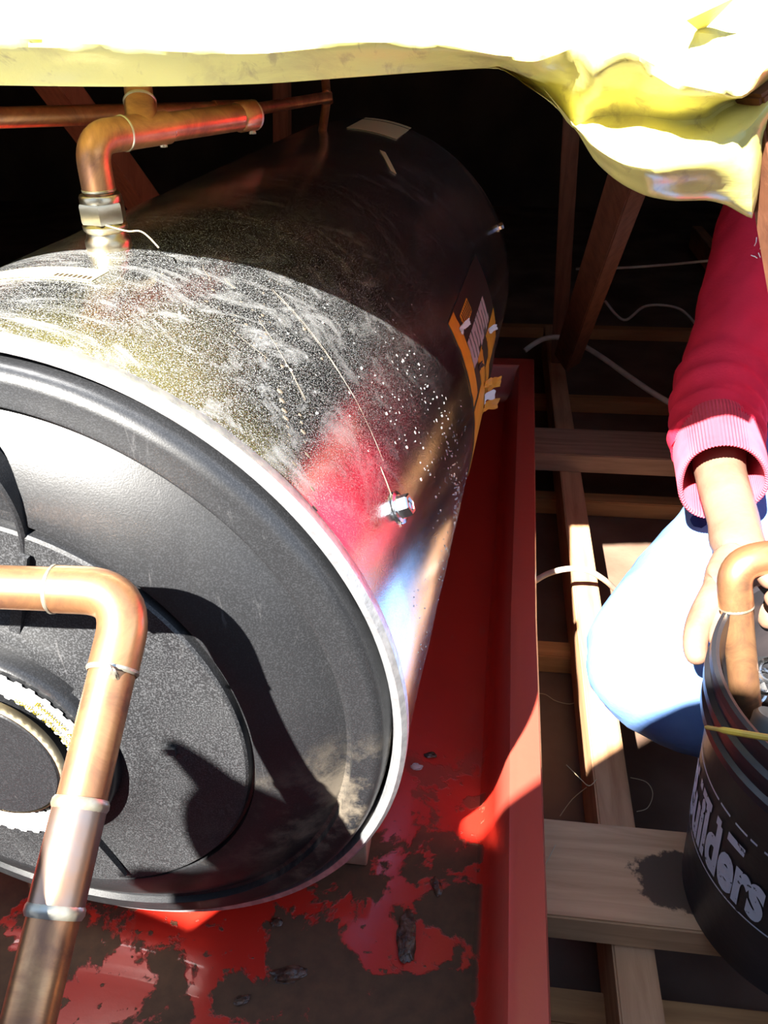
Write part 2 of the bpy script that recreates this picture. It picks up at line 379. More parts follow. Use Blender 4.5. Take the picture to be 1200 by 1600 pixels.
M_PAPER = mat('torn_white_paper', (0.62, 0.60, 0.56), 0.8)
M_YTEXT = mat('yellow_print', (0.10, 0.085, 0.004), 0.5)
M_CREAM = mat('cream_tape', (0.72, 0.66, 0.36), 0.5)
M_ORANGE = mat('orange_label', (0.72, 0.28, 0.015), 0.45, col2=(0.60, 0.22, 0.015), scale=30)
M_BLACKL = mat('black_label', (0.030, 0.018, 0.014), 0.4)
M_PINKW = mat('faded_white_print', (0.42, 0.30, 0.26), 0.5)
M_ORG2 = mat('orange_plastic', (0.75, 0.17, 0.03), 0.45)
M_YEL = mat('yellow_stick', (0.62, 0.42, 0.05), 0.5, col2=(0.40, 0.24, 0.05), scale=40)
M_CABLE = mat('white_cable', (0.60, 0.52, 0.42), 0.5, col2=(0.48, 0.40, 0.32), scale=30)
M_STRAW = mat('dry_straw', (0.45, 0.36, 0.22), 0.8)
M_MUD = mat('wet_debris', (0.035, 0.018, 0.012), 0.25, col2=(0.10, 0.05, 0.03), scale=120, bump=0.8, bscale=200)
M_BLACKP = mat('black_polythene', (0.02, 0.02, 0.022), 0.18, bump=0.6, bscale=30)
def water():
    m = D.materials.new('water'); m.use_nodes = True; b = m.node_tree.nodes['Principled BSDF']
    b.inputs['Transmission Weight'].default_value = 0.75; b.inputs['Roughness'].default_value = 0.03; b.inputs['IOR'].default_value = 1.33
    b.inputs['Base Color'].default_value = (0.92, 0.93, 0.92, 1); return m
M_WATER = water()
M_DRIP = mat('cream_drip_marks', (0.12, 0.098, 0.072), 0.6)
M_PHONE = mat('black_phone', (0.02, 0.02, 0.02), 0.2)
M_DGREY = mat('grey_fabric', (0.10, 0.10, 0.11), 0.9)

# ------------------------------------------------------------------ the setting
ZC = -0.455
bm = bmesh.new(); box(bm, (-3, -1.6, ZC-0.012), (4, 4.2, ZC)); obj('floor', bm, M_CEIL, kind='structure', smooth=False)
def slab(name, pts, th, m):
    bm = bmesh.new(); P = [Vector(p) for p in pts]; n = (P[1]-P[0]).cross(P[2]-P[0]).normalized()*th
    a = [bm.verts.new(p) for p in P]; b_ = [bm.verts.new(p+n) for p in P]
    bm.faces.new(a); bm.faces.new(b_[::-1])
    for i in range(len(P)): j = (i+1) % len(P); bm.faces.new((a[i], b_[i], b_[j], a[j]))
    return obj(name, bm, m, kind='structure', smooth=False)
def roofz(y): return 0.55+(y-0.16)*0.577
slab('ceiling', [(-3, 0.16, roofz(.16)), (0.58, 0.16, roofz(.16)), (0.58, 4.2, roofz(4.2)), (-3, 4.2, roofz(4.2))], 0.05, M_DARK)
slab('ceiling', [(0.58, 0.80, roofz(.80)), (4, 0.80, roofz(.80)), (4, 4.2, roofz(4.2)), (0.58, 4.2, roofz(4.2))], 0.05, M_DARK)  # lower edge set back upslope so sun reaches the kneeling torso
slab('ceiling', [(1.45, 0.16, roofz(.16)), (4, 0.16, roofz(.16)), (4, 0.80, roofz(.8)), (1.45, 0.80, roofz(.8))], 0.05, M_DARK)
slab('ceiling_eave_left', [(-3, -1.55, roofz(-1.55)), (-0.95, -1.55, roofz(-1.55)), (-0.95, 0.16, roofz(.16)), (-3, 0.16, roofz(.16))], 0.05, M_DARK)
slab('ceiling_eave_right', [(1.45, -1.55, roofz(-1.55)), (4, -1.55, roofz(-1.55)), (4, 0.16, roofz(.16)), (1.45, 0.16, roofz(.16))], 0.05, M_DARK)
slab('eave_shade_slab', [(-0.95, -1.55, roofz(-1.55)), (1.45, -1.55, roofz(-1.55)), (1.45, -0.66, roofz(-.66)), (-0.95, -0.66, roofz(-.66))], 0.04, M_DARK)  # unseen slab added to keep sun off the floor before the tank
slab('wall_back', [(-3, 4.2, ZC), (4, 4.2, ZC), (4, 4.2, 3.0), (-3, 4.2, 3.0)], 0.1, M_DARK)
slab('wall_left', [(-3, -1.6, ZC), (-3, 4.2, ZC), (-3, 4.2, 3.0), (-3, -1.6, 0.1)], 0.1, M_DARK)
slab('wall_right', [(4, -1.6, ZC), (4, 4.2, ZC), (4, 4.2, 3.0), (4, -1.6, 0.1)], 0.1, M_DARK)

def timber(name, a, b, w, h, m, label, cat='timber', group=None, twist=0.0, up=(0, 0, 1)):
    bm = bmesh.new(); beam(bm, a, b, w, h, up=up, twist=twist)
    return obj(name, bm, m, smooth=False, label=label, cat=cat, group=group)
# boards on top of the joists (z top -0.31)
timber('roof_board', (-0.55, 0.1135, -0.328), (1.3, 0.1165, -0.328), 0.112, 0.036, W_BOARD, 'wide dusty pine board with a dark wet stain, under the black bucket', 'board')
timber('cross_timber', (-0.6, 1.075, -0.329), (2.2, 1.085, -0.329), 0.118, 0.038, W_CROSS, 'rough brown cross timber behind the kneeling knee, beside the far part of the red tray', 'timber')
# the joist below and the ceiling battens under it
timber('ceiling_joist', (0.483, -1.3, -0.392), (0.479, 1.9, -0.392), 0.040, 0.088, W_JOIST, 'long narrow pine joist running away beside the red tray, partly in sunlight', 'joist')
timber('ceiling_joist', (-0.25, -1.3, -0.392), (-0.25, 3.2, -0.392), 0.040, 0.088, W_JOIST, 'pine joist hidden under the red tray', 'joist')
timber('ceiling_joist', (1.12, -1.3, -0.392), (1.12, 3.2, -0.392), 0.040, 0.088, W_JOIST, 'pine joist out at the right behind the kneeling person', 'joist')
for yy, lb in ((-0.42, 'low ceiling batten nearest the camera at the bottom right'), (0.03, 'thin brown batten in the dark gap under the wide stained board'),
               (0.57, 'short stretch of ceiling batten beside the red tray, left of the sunlit knee'), (1.045, 'thin orange ceiling batten in shade behind the sunlit patch of floor'),
               (1.55, 'dim reddish batten in the far clutter behind the cross timber'), (2.1, 'farthest dim batten on the attic floor')):
    timber('ceiling_batten', (-0.9, yy, -0.4375), (2.6, yy+0.02, -0.4375), 0.036, 0.034, W_BATT, lb, 'batten')
# truss webs
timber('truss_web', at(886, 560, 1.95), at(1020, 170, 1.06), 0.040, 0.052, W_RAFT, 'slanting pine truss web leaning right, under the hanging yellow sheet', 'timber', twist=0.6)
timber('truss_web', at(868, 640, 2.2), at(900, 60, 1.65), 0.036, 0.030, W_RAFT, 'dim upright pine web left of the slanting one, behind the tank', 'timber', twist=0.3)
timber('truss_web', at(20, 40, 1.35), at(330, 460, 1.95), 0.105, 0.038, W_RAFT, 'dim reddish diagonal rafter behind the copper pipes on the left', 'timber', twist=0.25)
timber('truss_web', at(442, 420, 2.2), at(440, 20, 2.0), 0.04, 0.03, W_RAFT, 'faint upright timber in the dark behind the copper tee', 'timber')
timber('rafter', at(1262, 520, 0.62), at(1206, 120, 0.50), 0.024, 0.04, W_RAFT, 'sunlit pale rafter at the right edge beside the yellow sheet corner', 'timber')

# ------------------------------------------------------------------ drip tray
def tray():
    zb, x1, yn, yf = -0.300, 0.327, -0.42, 1.235
    prof = [(-0.001, 0), (0.004, 0.004), (0.012, 0.020), (0.022, 0.068), (0.026, 0.075), (0.034, 0.078), (0.056, 0.078), (0.058, 0.074), (0.058, 0.060)]
    # outward profile swept round the rectangle, mitred at corners
    base = [(-0.36, yn), (x1, yn), (x1+0.004, 0.4), (x1+0.022, yf), (-0.36, yf)]
    outd = [(-1, -1), (1, -1), (1, 0), (1, 1), (-1, 1)]
    bm = bmesh.new(); loops = []
    for (off, h) in prof:
        loops.append([bm.verts.new((x+dx*off, y+dy*off, zb+h)) for (x, y), (dx, dy) in zip(base, outd)])
    for A, B in zip(loops[:-1], loops[1:]):
        for k in range(5): bm.faces.new((A[k], A[(k+1) % 5], B[(k+1) % 5], B[k]))
    bm.faces.new(loops[0])
    bmesh.ops.recalc_face_normals(bm, faces=bm.faces)
    long_ = [e for e in bm.edges if e.calc_length() > 0.3]
    me_th = bmesh.ops.solidify(bm, geom=bm.faces[:], thickness=0.0012)
    return bm
tr = thing('drip_tray', (0, 0.4, -0.31), 'long red painted metal drip tray lying under the water tank', 'tray')
obj('pan', tray(), M_TRAY, tr, smooth=True)
# wet clumps lying in the tray
def lump(c, r, sx, sy, sz, seed, rot=0.0):
    t = bmesh.new(); bmesh.ops.create_icosphere(t, subdivisions=3, radius=1)
    for v in t.verts:
        n = noise.noise(v.co*1.6+Vector((seed, 0, 0)))*0.45+noise.noise(v.co*4+Vector((0, seed, 0)))*0.2
        q = v.co*(1+n); q = Vector((q.x*sx*r, q.y*sy*r, max(q.z, -0.3)*sz*r))
        v.co = Matrix.Rotation(rot, 4, 'Z') @ q + Vector(c)
    return t
for i, (px, py, r, sx_, sy_, rot, lb) in enumerate([(637, 1465, .012, .75, 1.9, .1, 'dark wet dirt clump in the tray, the largest, right of centre'),
        (452, 1522, .010, 1.6, .7, .3, 'dark wet dirt clump near the bottom of the tray, left of the largest'),
        (432, 1440, .006, 1, .8, 0, 'small dark pebble of dirt close under the tank rim'), (378, 1562, .005, 1.5, .8, .5, 'small glistening crumb of dirt at the bottom left of the tray'),
        (683, 1385, .006, .8, 1.8, .3, 'thin dark dirt clump in the tray beside the right wall'), (673, 1180, .005, 1.4, .8, 0, 'row of dark specks of dirt in the tray above the clear drop')]):
    c = at_z(px, py, -0.2985); bm = bmesh.new(); merge(bm, lump(c, r, sx_, sy_, .35, i*3.1, rot))
    obj('dirt_clump', bm, M_MUD, label=lb, cat='dirt')
bm = bmesh.new(); merge(bm, lump(at_z(651, 1198, -0.2985), .0045, 1.5, 1, .6, 9)); obj('water_blob', bm, M_WATER, label='clear wrinkled drop of water standing on the red tray beside the tank', cat='water drop')

# ------------------------------------------------------------------ water tank
PSI = 0.0638
AX = Vector((math.sin(PSI), math.cos(PSI), 0)); LAT = Vector((math.cos(PSI), -math.sin(PSI), 0)); UPV = Vector((0, 0, 1))
RT = 0.27; LT = 1.094
def cyl(a, deg, r=RT):
    t = math.radians(deg); return AX*a+(LAT*math.cos(t)+UPV*math.sin(t))*r
def cn(deg): t = math.radians(deg); return LAT*math.cos(t)+UPV*math.sin(t)
def face(x, z, y=0.0): return LAT*x+UPV*z+AX*y
tank = thing('water_heater', (0, 0.5, -0.27), 'large galvanised steel water heater tank with a black plastic end, lying in the red tray', 'water heater')
bm = bmesh.new(); prof = [(0.2655, 0.004), (RT, 0.006)]
for k in range(1, 36):
    y = 0.006+(LT-0.03)*k/36; prof.append((RT+0.0004*math.sin(k*1.7), y))
prof += [(RT, LT-0.022), (0.2715, LT-0.016), (RT, LT-0.010), (0.266, LT-0.004), (0.25, LT), (0.0, LT+0.01)]
lathe(bm, prof, (0, 0, 0), AX, 160); obj('shell', bm, M_GALV, tank)
bm = bmesh.new(); lathe(bm, [(0.2625, 0.012), (0.2622, 0.0), (0.2645, -0.0045), (0.2690, -0.0050), (0.2722, -0.001), (0.2722, 0.006), (0.2702, 0.010), (0.2640, 0.012)], (0, 0, 0), AX, 200, closed=True)
obj('front_rim', bm, M_RIM, tank)
# black plastic end: recessed groove, flange, dome, raised centre
bm = bmesh.new(); P = [(0.263, 0.030), (0.2605, 0.030), (0.2600, 0.004), (0.2590, -0.004), (0.2570, -0.010), (0.2535, -0.0140), (0.2500, -0.0150), (0.2420, -0.0165),
     (0.2385, -0.0180), (0.2370, -0.0182), (0.2350, -0.0135), (0.2320, -0.0130), (0.2300, -0.0145), (0.2250, -0.0182), (0.2180, -0.0230), (0.2080, -0.0288), (0.1960, -0.0342), (0.1850, -0.0382), (0.1765, -0.0402), (0.1750, -0.0402), (0.1735, -0.0365), (0.1715, -0.0365), (0.1705, -0.0420)]
lathe(bm, P, (0, 0, 0), AX, 192); endcap = obj('end_cover', bm, M_CAP, tank)
bm = bmesh.new(); lathe(bm, [(0.1705, -0.0420), (0.1690, -0.0440), (0.1150, -0.0475), (0.1000, -0.0540), (0.0920, -0.0570), (0.0870, -0.0570), (0.05, -0.045), (0, -0.045)], (0, 0, 0), AX, 128)
obj('centre_panel', bm, M_CAPT, endcap)
# raised ribs round the centre
for k, dg in enumerate((0.5, 38, 72, 118, 180, 232, 290)):
    a = math.radians(dg); u = LAT*math.cos(a)+UPV*math.sin(a); v = -LAT*math.sin(a)+UPV*math.cos(a)
    bm = bmesh.new(); r0, r1 = (0.084, 0.122) if k < 2 else (0.084, 0.160)
    h = 0.007 if k != 1 else 0.012
    pts = [u*r0-v*.004, u*r1-v*.003, u*r1+v*.003, u*r0+v*.004]
    lo = [bm.verts.new(p+AX*-0.0465) for p in pts]; hi = [bm.verts.new(p*0.985+u*0.002+AX*(-0.048-h*(1.0 if i in (0, 3) else 0.25))) for i, p in enumerate(pts)]
    bm.faces.new(hi)
    for i in range(4): j = (i+1) % 4; bm.faces.new((lo[i], lo[j], hi[j], hi[i]))
    obj('rib', bm, M_CAPT, endcap, smooth=False)
# round boss high on the dome
bm = bmesh.new(); bc = face(-0.027, 0.168, 0)
lathe(bm, [(0.0775, -0.028), (0.0775, -0.0435), (0.0760, -0.0450), (0.074, -0.0450), (0.073, -0.0400), (0.071, -0.0392), (0.0, -0.0392)], bc, AX, 96)
obj('round_boss', bm, M_CAP, endcap)
# element cover collar, label ring, cap
bm = bmesh.new(); lathe(bm, [(0.0850, -0.046), (0.0850, -0.064), (0.0846, -0.0685), (0.0830, -0.0705), (0.0810, -0.0700), (0.0590, -0.0690), (0.0565, -0.0660), (0.0560, -0.045)], (0, 0, 0), AX, 96)
collar = obj('element_collar', bm, M_CAP, tank)
def scallop(t, inner): return (0.0012 if (int(t/(2*PI)*96) % 2 == 0) else -0.0008)
bm = bmesh.new(); ns = 384; ra = []; rb = []
for k in range(ns):
    a = 2*PI*k/ns; u = LAT*math.cos(a)+UPV*math.sin(a)
    ra.append(bm.verts.new(u*(0.0600+scallop(a, 1))+AX*-0.0700)); rb.append(bm.verts.new(u*(0.0785+scallop(a, 0))+AX*-0.0712))
rc = [bm.verts.new(v.co+AX*-0.0006) for v in ra]; rd = [bm.verts.new(v.co+AX*-0.0006) for v in rb]
for k in range(ns):
    j = (k+1) % ns; bm.faces.new((rc[k], rd[k], rd[j], rc[j])); bm.faces.new((ra[k], rc[k], rc[j], ra[j])); bm.faces.new((rb[k], rb[j], rd[j], rd[k]))
obj('label_ring', bm, M_WHITE, collar, smooth=False, label='white ring label with scalloped edges')
def arctext(s, size, r, a_start, y, offset=0.0006):
    me = textmesh(s, size, offset)
    for v in me.vertices:
        a = math.radians(a_start)-v.co.x/r; rr = r+v.co.y
        v.co = (LAT*math.cos(a)+UPV*math.sin(a))*rr+AX*(y-0.00035*(rr-0.06)/0.02)
    return me
obj('warning_lettering', arctext('Remove cap', 0.0078, 0.0695, 50, -0.0726, 0.00018), M_YTEXT, collar, smooth=False, label='yellow warning print')
obj('warning_lettering', arctext('socket when not in', 0.0068, 0.0625, 60, -0.0724, 0.00015), M_YTEXT, collar, smooth=False, label='yellow warning print')
bm = bmesh.new(); lathe(bm, [(0.050, -0.050), (0.0512, -0.0765), (0.0500, -0.0780), (0.0, -0.0785)], (0, 0, 0), AX, 80)
cap = obj('element_cap', bm, M_CAP, tank, label='round black cap in the middle of the collar')
bm = bmesh.new(); lathe(bm, [(0.0516, -0.0700), (0.0524, -0.0700), (0.0524, -0.0775), (0.0516, -0.0775)], (0, 0, 0), AX, 60, closed=True, a0=0, a1=2*PI)
obj('cap_edge_band', bm, M_BRASS, cap, label='brassy band round the cap')
bm = bmesh.new(); c0 = face(0.0535, -0.004, 0); box(bm, (0, 0, 0), (0, 0, 0)); bm.clear()
M_ = Matrix.Translation(face(0.0535, -0.008, -0.066)) @ Matrix((LAT, AX, UPV)).transposed().to_4x4()
t_ = bmesh.new(); bmesh.ops.create_cube(t_, size=1)
for v in t_.verts: v.co = M_ @ Vector((v.co.x*.005, v.co.y*.012, v.co.z*.010))
merge(bm, t_); obj('cap_clip', bm, M_STEEL, cap, smooth=False)

# bolts
def bolt(a, dg, parent, s=1.0):
    n = cn(dg); bm = bmesh.new(); lathe(bm, [(0, 0.0002), (0.0125*s, 0.0002), (0.0125*s, 0.0016), (0.0095*s, 0.0024), (0.0095*s, 0.003), (0, 0.003)], cyl(a, dg), n, 32)
    lathe(bm, [(0.0088*s, 0.003), (0.0088*s, 0.0095), (0.0078*s, 0.0105), (0.0055*s, 0.0105), (0.005*s, 0.0085), (0, 0.0085)], cyl(a, dg), n, 6)
    return obj('bolt', bm, M_STEEL, parent, smooth=True)
bolt(0.111, 24.2, tank); bolt(1.045, 23.8, tank, 0.7)
# stickers on the shell
def patch(bm, a0, a1, d0, d1, lift=0.0006, na=10, nd=8, jag=0.0, seed=0, curl=None):
    def f(u, v):
        a = a0+(a1-a0)*u; d = d0+(d1-d0)*v
        if jag: 
            a += jag*noise.noise(Vector((u*7+seed, v*7, 1)))*(1 if 0 < u < 1 else 1.2)
        r = RT+lift+(curl(u, v) if curl else 0); t = math.radians(d)
        return AX*a+(LAT*math.cos(t)+UPV*math.sin(t))*r, LAT*math.cos(t)+UPV*math.sin(t)
    sheetgrid(bm, f, na, nd, 0.0005)
st = bmesh.new(); patch(st, 0.116, 0.141, 83.4, 112, 0.0007, 3, 24); sk_ = obj('cream_tape_strip', st, M_CREAM, tank, smooth=False, label='pale cream tape strip')
bm = bmesh.new()
for k in range(8): patch(bm, 0.117+0.0006*k*0, 0.123, 84.0+k*0.75, 84.35+k*0.75, 0.0011, 1, 1)
obj('tape_tick_marks', bm, M_BLACKL, sk_, smooth=False)
st = bmesh.new(); patch(st, 0.96, 1.10, 70.5, 87.5, 0.0007, 4, 8); obj('packing_tape_patch', st, M_CREAM, tank, smooth=False, label='dull brownish tape patch at the far end')
st = bmesh.new(); M2 = []
def diag(a0, d0, a1, d1, w):
    def f(u, v):
        a = a0+(a1-a0)*u; d = d0+(d1-d0)*u+w*(v-0.5)*2; t = math.radians(d)
        n = LAT*math.cos(t)+UPV*math.sin(t); return AX*a+n*(RT+0.0007), n
    return f
sheetgrid(st, diag(0.838, 70.0, 0.752, 62.6, 0.9), 6, 2, 0.0005); obj('small_yellow_strip', st, M_CREAM, tank, smooth=False)
st = bmesh.new(); patch(st, 0.468, 0.77, 29.2, -12, 0.0006, 16, 20); lab = obj('product_label', st, M_BLACKL, tank, smooth=False, label='black and orange printed label, partly torn')
for k, (a0, a1, d0, d1, jg) in enumerate(((0.470, 0.512, 29, 7.5, .006), (0.470, 0.60, 6, -12, .004), (0.612, 0.655, 6, -12, .006), (0.555, 0.60, 13, 6, .006), (0.655, 0.77, 12, 3, .008), (0.53, 0.60, 26.5, 22.8, .003))):
    st = bmesh.new(); patch(st, a0, a1, d0, d1, 0.0012, 10, 12, jg, k*3.3); obj('orange_panel', st, M_ORANGE, lab, smooth=False, label='orange printed panel')
bm = bmesh.new()
for k in range(9):
    a = 0.515+k*0.021; patch(bm, a, a+0.015, 20.5, 13.2 if k % 3 else 14.5, 0.0016, 2, 6, 0.003, k)
    if k % 2 == 0: patch(bm, a, a+0.021, 20.5 if k % 4 else 15, 19.0 if k % 4 else 13.6, 0.0016, 2, 2)
obj('label_lettering', bm, M_PINKW, lab, smooth=False, label='worn pinkish white block lettering')
bm = bmesh.new()
for k in range(7): patch(bm, 0.538+k*0.009, 0.541+k*0.009, 26.2, 23.2, 0.0018, 1, 3)
obj('label_lettering', bm, M_BLACKL, lab, smooth=False)
def flake(c, nrm, S_, seed, m, name, lb):
    nrm = Vector(nrm).normalized(); x = AX; y = nrm.cross(x).normalized(); bm = bmesh.new()
    def f(u, v):
        uu, vv = u-.5, v-.5; j = noise.noise(Vector((u*3+seed, v*3, seed)))
        s = (S_[0]*.55, S_[1]*.75, S_[2]*.5); p = Vector(c)+x*uu*s[0]*(1+.5*j)+y*vv*s[1]*(1+.5*j)+nrm*(s[2]*(uu+.5)**2*2+0.002*j+.001); return p, nrm
    sheetgrid(bm, f, 8, 6, 0.0004); return obj(name, bm, m, lab, smooth=False, label=lb)
for k, (a, d, s, m, nm) in enumerate(((0.515, 24.5, (.05, .010, .008), M_PAPER, 'torn_paper_flake'), (0.60, -1.5, (.035, .016, .012), M_PAPER, 'torn_paper_flake'), (0.69, 11, (.03, .010, .010), M_PAPER, 'torn_paper_flake'),
        (0.66, -3, (.05, .022, .016), M_ORANGE, 'torn_orange_flake'), (0.62, -6, (.045, .020, .018), M_ORANGE, 'torn_orange_flake'), (0.59, 3, (.03, .012, .008), M_ORANGE, 'torn_orange_flake'), (0.555, 11, (.03, .010, .003), M_BLACKL, 'torn_dark_flake'))):
    flake(cyl(a, d, RT+.001), cn(d), s, k*2.7, m, nm, None)
# support block under the tank
bk = bmesh.new(); box(bk, (0.135, 0.083, -0.2988), (0.2205, 0.20, -0.212), 0.002)
bb = bmesh.new(); merge(bb, bk)
for v in bb.verts:
    v.co = v.co
obj('support_block', bb, mat('scuffed_painted_wood', (0.34, 0.10, 0.06), 0.7, col2=(0.45, 0.33, 0.22), scale=20), smooth=False, label='small scuffed wooden block wedged under the front edge of the tank', cat='block')
bm = bmesh.new(); box(bm, (-0.10, 0.86, -0.2988), (0.20, 0.95, -0.271), 0.002); obj('support_block', bm, W_CROSS, smooth=False, label='wooden block under the far end of the tank', cat='block')

# water drops and dried drip marks
drops = bmesh.new(); random.seed(3)
def drop(bmx, a, d, s, el=1.0, r0=RT):
    n = cn(d); tg = (-UPV+n*n.dot(UPV)).normalized() if abs(n.z) < .99 else AX; bx = n.cross(tg)
    t = bmesh.new(); bmesh.ops.create_icosphere(t, subdivisions=1, radius=1)
    for v in t.verts: v.co = cyl(a, d, r0)+bx*v.co.x*s+tg*v.co.y*s*el+n*v.co.z*s*0.45
    merge(bmx, t)
for k in range(330):
    u = random.random(); d = 38-42*u+random.uniform(-7, 7); a = 0.20+0.10*math.sin(u*2)+random.gauss(0, .055)
    if d > 34: a += 0.05
    drop(drops, max(a, 0.03), d, random.choice((.0005, .0006, .0008, .0012)), random.uniform(1, 1.6))
for k in range(150): drop(drops, random.uniform(0.05, 0.40), random.uniform(-8, 14), random.choice((.0004, .0006, .0007)), 1.3)
for k in range(20): drop(drops, 0.16+random.gauss(0, .05), 48+random.gauss(0, 6), random.uniform(.0008, .0018))
obj('water_droplets', drops, M_WATER, tank, label='scatter of tiny water droplets on the sunlit shoulder of the tank', kind='stuff')
marks = bmesh.new()
for k in range(46): drop(marks, 0.145+random.gauss(0, .022), 62+random.gauss(0, 7), random.choice((.0007, .0010, .0016)), random.uniform(.8, 1.5))
for a0, d0, a1, d1 in ((0.085, 50.5, 0.022, 42.5), (0.080, 46.5, 0.010, 37.8)):
    for k in range(10):
        u = k/9+random.uniform(-.02, .02); drop(marks, a0+(a1-a0)*u, d0+(d1-d0)*u, random.choice((.0006, .0009, .0015)), 1.9)
for a0, d0, a1, d1 in ((0.215, 62, 0.13, 31), (0.12, 31, 0.10, 22), (0.155, 60, 0.10, 47)):
    pts = [cyl(a0+(a1-a0)*u/12+0.002*noise.noise(Vector((u, a0, 1))), d0+(d1-d0)*u/12, RT+.0002) for u in range(13)]
    tube(marks, pts, [.00010+.00022*abs(math.sin(i*1.3)) for i in range(13)], 5)
for k in range(14):
    a = random.uniform(0.03, 0.34); d = random.uniform(28, 84); da = random.gauss(0, .018); dd = random.gauss(0, 3.5)
    tube(marks, [cyl(a+da*u/4, d+dd*u/4+.3*math.sin(u), RT+.0000) for u in range(5)], .00015, 4)
obj('drip_marks', marks, M_DRIP, tank, kind='stuff', label='dried cream drips and scratches on the shell')

# ------------------------------------------------------------------ copper pipes
PR = 0.0117
def solder_ring(bm, p, d, r, w=0.0016):
    d = Vector(d).normalized(); lathe(bm, [(r*0.98, -w), (r*1.05, -w*.5), (r*1.06, w*.3), (r*0.98, w)], p, d, 28)
def pipe_elbow(bm, p0, c, p1, R, rad):
    b_ = bend(p0, c, p1, rad, 10); a = (Vector(p0)-Vector(c)).normalized(); d = (Vector(p1)-Vector(c)).normalized()
    s0 = b_[0]+a*0.016; s1 = b_[-1]+d*0.016
    tube(bm, [s0]+b_+[s1], R, 32); return s0, s1
fp = thing('copper_pipe', at(205, 930, .432), 'thick sunlit copper pipe with an elbow, in front of the black tank end', 'pipe')
C0 = at(206, 925, .432); L0 = at(-330, 905, .446); L1 = at(118, 1290, .384); L2 = at(78, 1405, .372); L3 = L1+(L2-L1)*9
bm = bmesh.new(); tube(bm, [L0, C0+(L0-C0).normalized()*0.03], PR, 32); tube(bm, [C0+(L1-C0).normalized()*0.03, C0+(L1-C0)*3.2], PR, 32); obj('pipe_run', bm, M_COP, fp)
bm = bmesh.new(); s0, s1 = pipe_elbow(bm, L0, C0, L1, PR*1.085, 0.026); obj('elbow_fitting', bm, M_COP, fp)
bm = bmesh.new(); dn = (L1-C0).normalized(); q0 = C0+dn*(L1-C0).length*0.92; q1 = C0+dn*((L1-C0).length+0.036); tube(bm, [q0, q1], PR*1.075, 32); obj('coupler_fitting', bm, M_GREYCOP, fp)
def solders(parent, rings):
    for a in rings:
        bm = bmesh.new(); solder_ring(bm, *a); obj('solder_ring', bm, M_SOLDER, parent)
solders(fp, [(s0, L0-C0, PR*1.07), (s1, L1-C0, PR*1.07), (q0, dn, PR*1.08, .003), (q1, dn, PR*1.08, .003)])
bm = bmesh.new(); merge(bm, lump(s1+CF*-.0115+CR*.003, .004, .8, .5, 1.5, 4)); obj('solder_blob', bm, M_SOLDER, fp)

rz = cyl(0.203, 90); RB = Vector((0.013, 0.203, 0.270))
rs = thing('copper_riser', RB, 'copper elbow and tee standing on the brass nut on top of the tank', 'pipe')
pr = 0.0110
EL = Vector((0.012, 0.205, 0.348)); TE = at(395, 180, .735); 
bm = bmesh.new(); tube(bm, [RB+Vector((0, 0, .008)), EL+Vector((0, 0, -.022))], pr, 28); tube(bm, [EL+(TE-EL).normalized()*.02, TE], pr, 28)
dT = (TE-EL).normalized(); TB = EL+dT*0.052; up2 = at(200, 60, .66)
UPT = Vector((-0.004, 0.0, 1)); UPT = (at(205, 60, .69)-at(222, 200, .672)).normalized()
tube(bm, [TB, TB+UPT*0.055], pr, 28)
obj('pipe_run', bm, M_COP, rs)
bm = bmesh.new(); e0, e1 = pipe_elbow(bm, EL+Vector((0, 0, -.1)), EL, TE, pr*1.13, 0.020); obj('elbow_fitting', bm, M_COP, rs)
bm = bmesh.new(); tube(bm, [TB-dT*0.020, TB+dT*0.024], pr*1.13, 28); tube(bm, [TB, TB+UPT*0.026], pr*1.13, 28); obj('tee_fitting', bm, M_COP, rs)
bm = bmesh.new(); lathe(bm, [(pr*.75, .001), (pr*1.13, .001), (pr*1.13, -.018), (pr*1.02, -.02)], TE+dT*0.0, dT, 28); obj('end_socket', bm, M_COP, rs)
solders(rs, [(TE, dT, pr*1.10), (TB-dT*.020, dT, pr*1.13, .0012), (TB+UPT*.026, UPT, pr*1.12, .0018), (e0, (0, 0, 1), pr*1.1)])
for q in (TE-dT*.001+Vector((0, -.003, -pr*1.25)), TB+dT*.02+Vector((0, -.003, -pr*1.15))):
    bm = bmesh.new(); merge(bm, lump(q, .0028, 1, 1, 1.4, 2)); obj('solder_drip', bm, M_SOLDER, rs)
bm = bmesh.new(); tube(bm, [TE-dT*.002, TE+dT*0.001], pr*.95, 24); obj('pipe_end', bm, M_BLACKL, rs)
bm = bmesh.new(); lathe(bm, [(0.0165, -.004), (0.0175, 0.0), (0.0175, .006), (0.016, .008), (0.015, .012), (0.0168, .014), (0.0172, .017), (0.015, .019)], RB, UPV, 40)
lathe(bm, [(0.0170, .019), (0.0178, .021), (0.0178, .032), (0.0170, .034), (0.0155, .034)], RB, UPV, 6)
lathe(bm, [(0.0158, .034), (0.0158, .038), (0.0150, .0395), (0.0112, .0395)], RB, UPV, 40)
obj('compression_nut', bm, M_BRASS, rs, label='plated brass nut at the base')

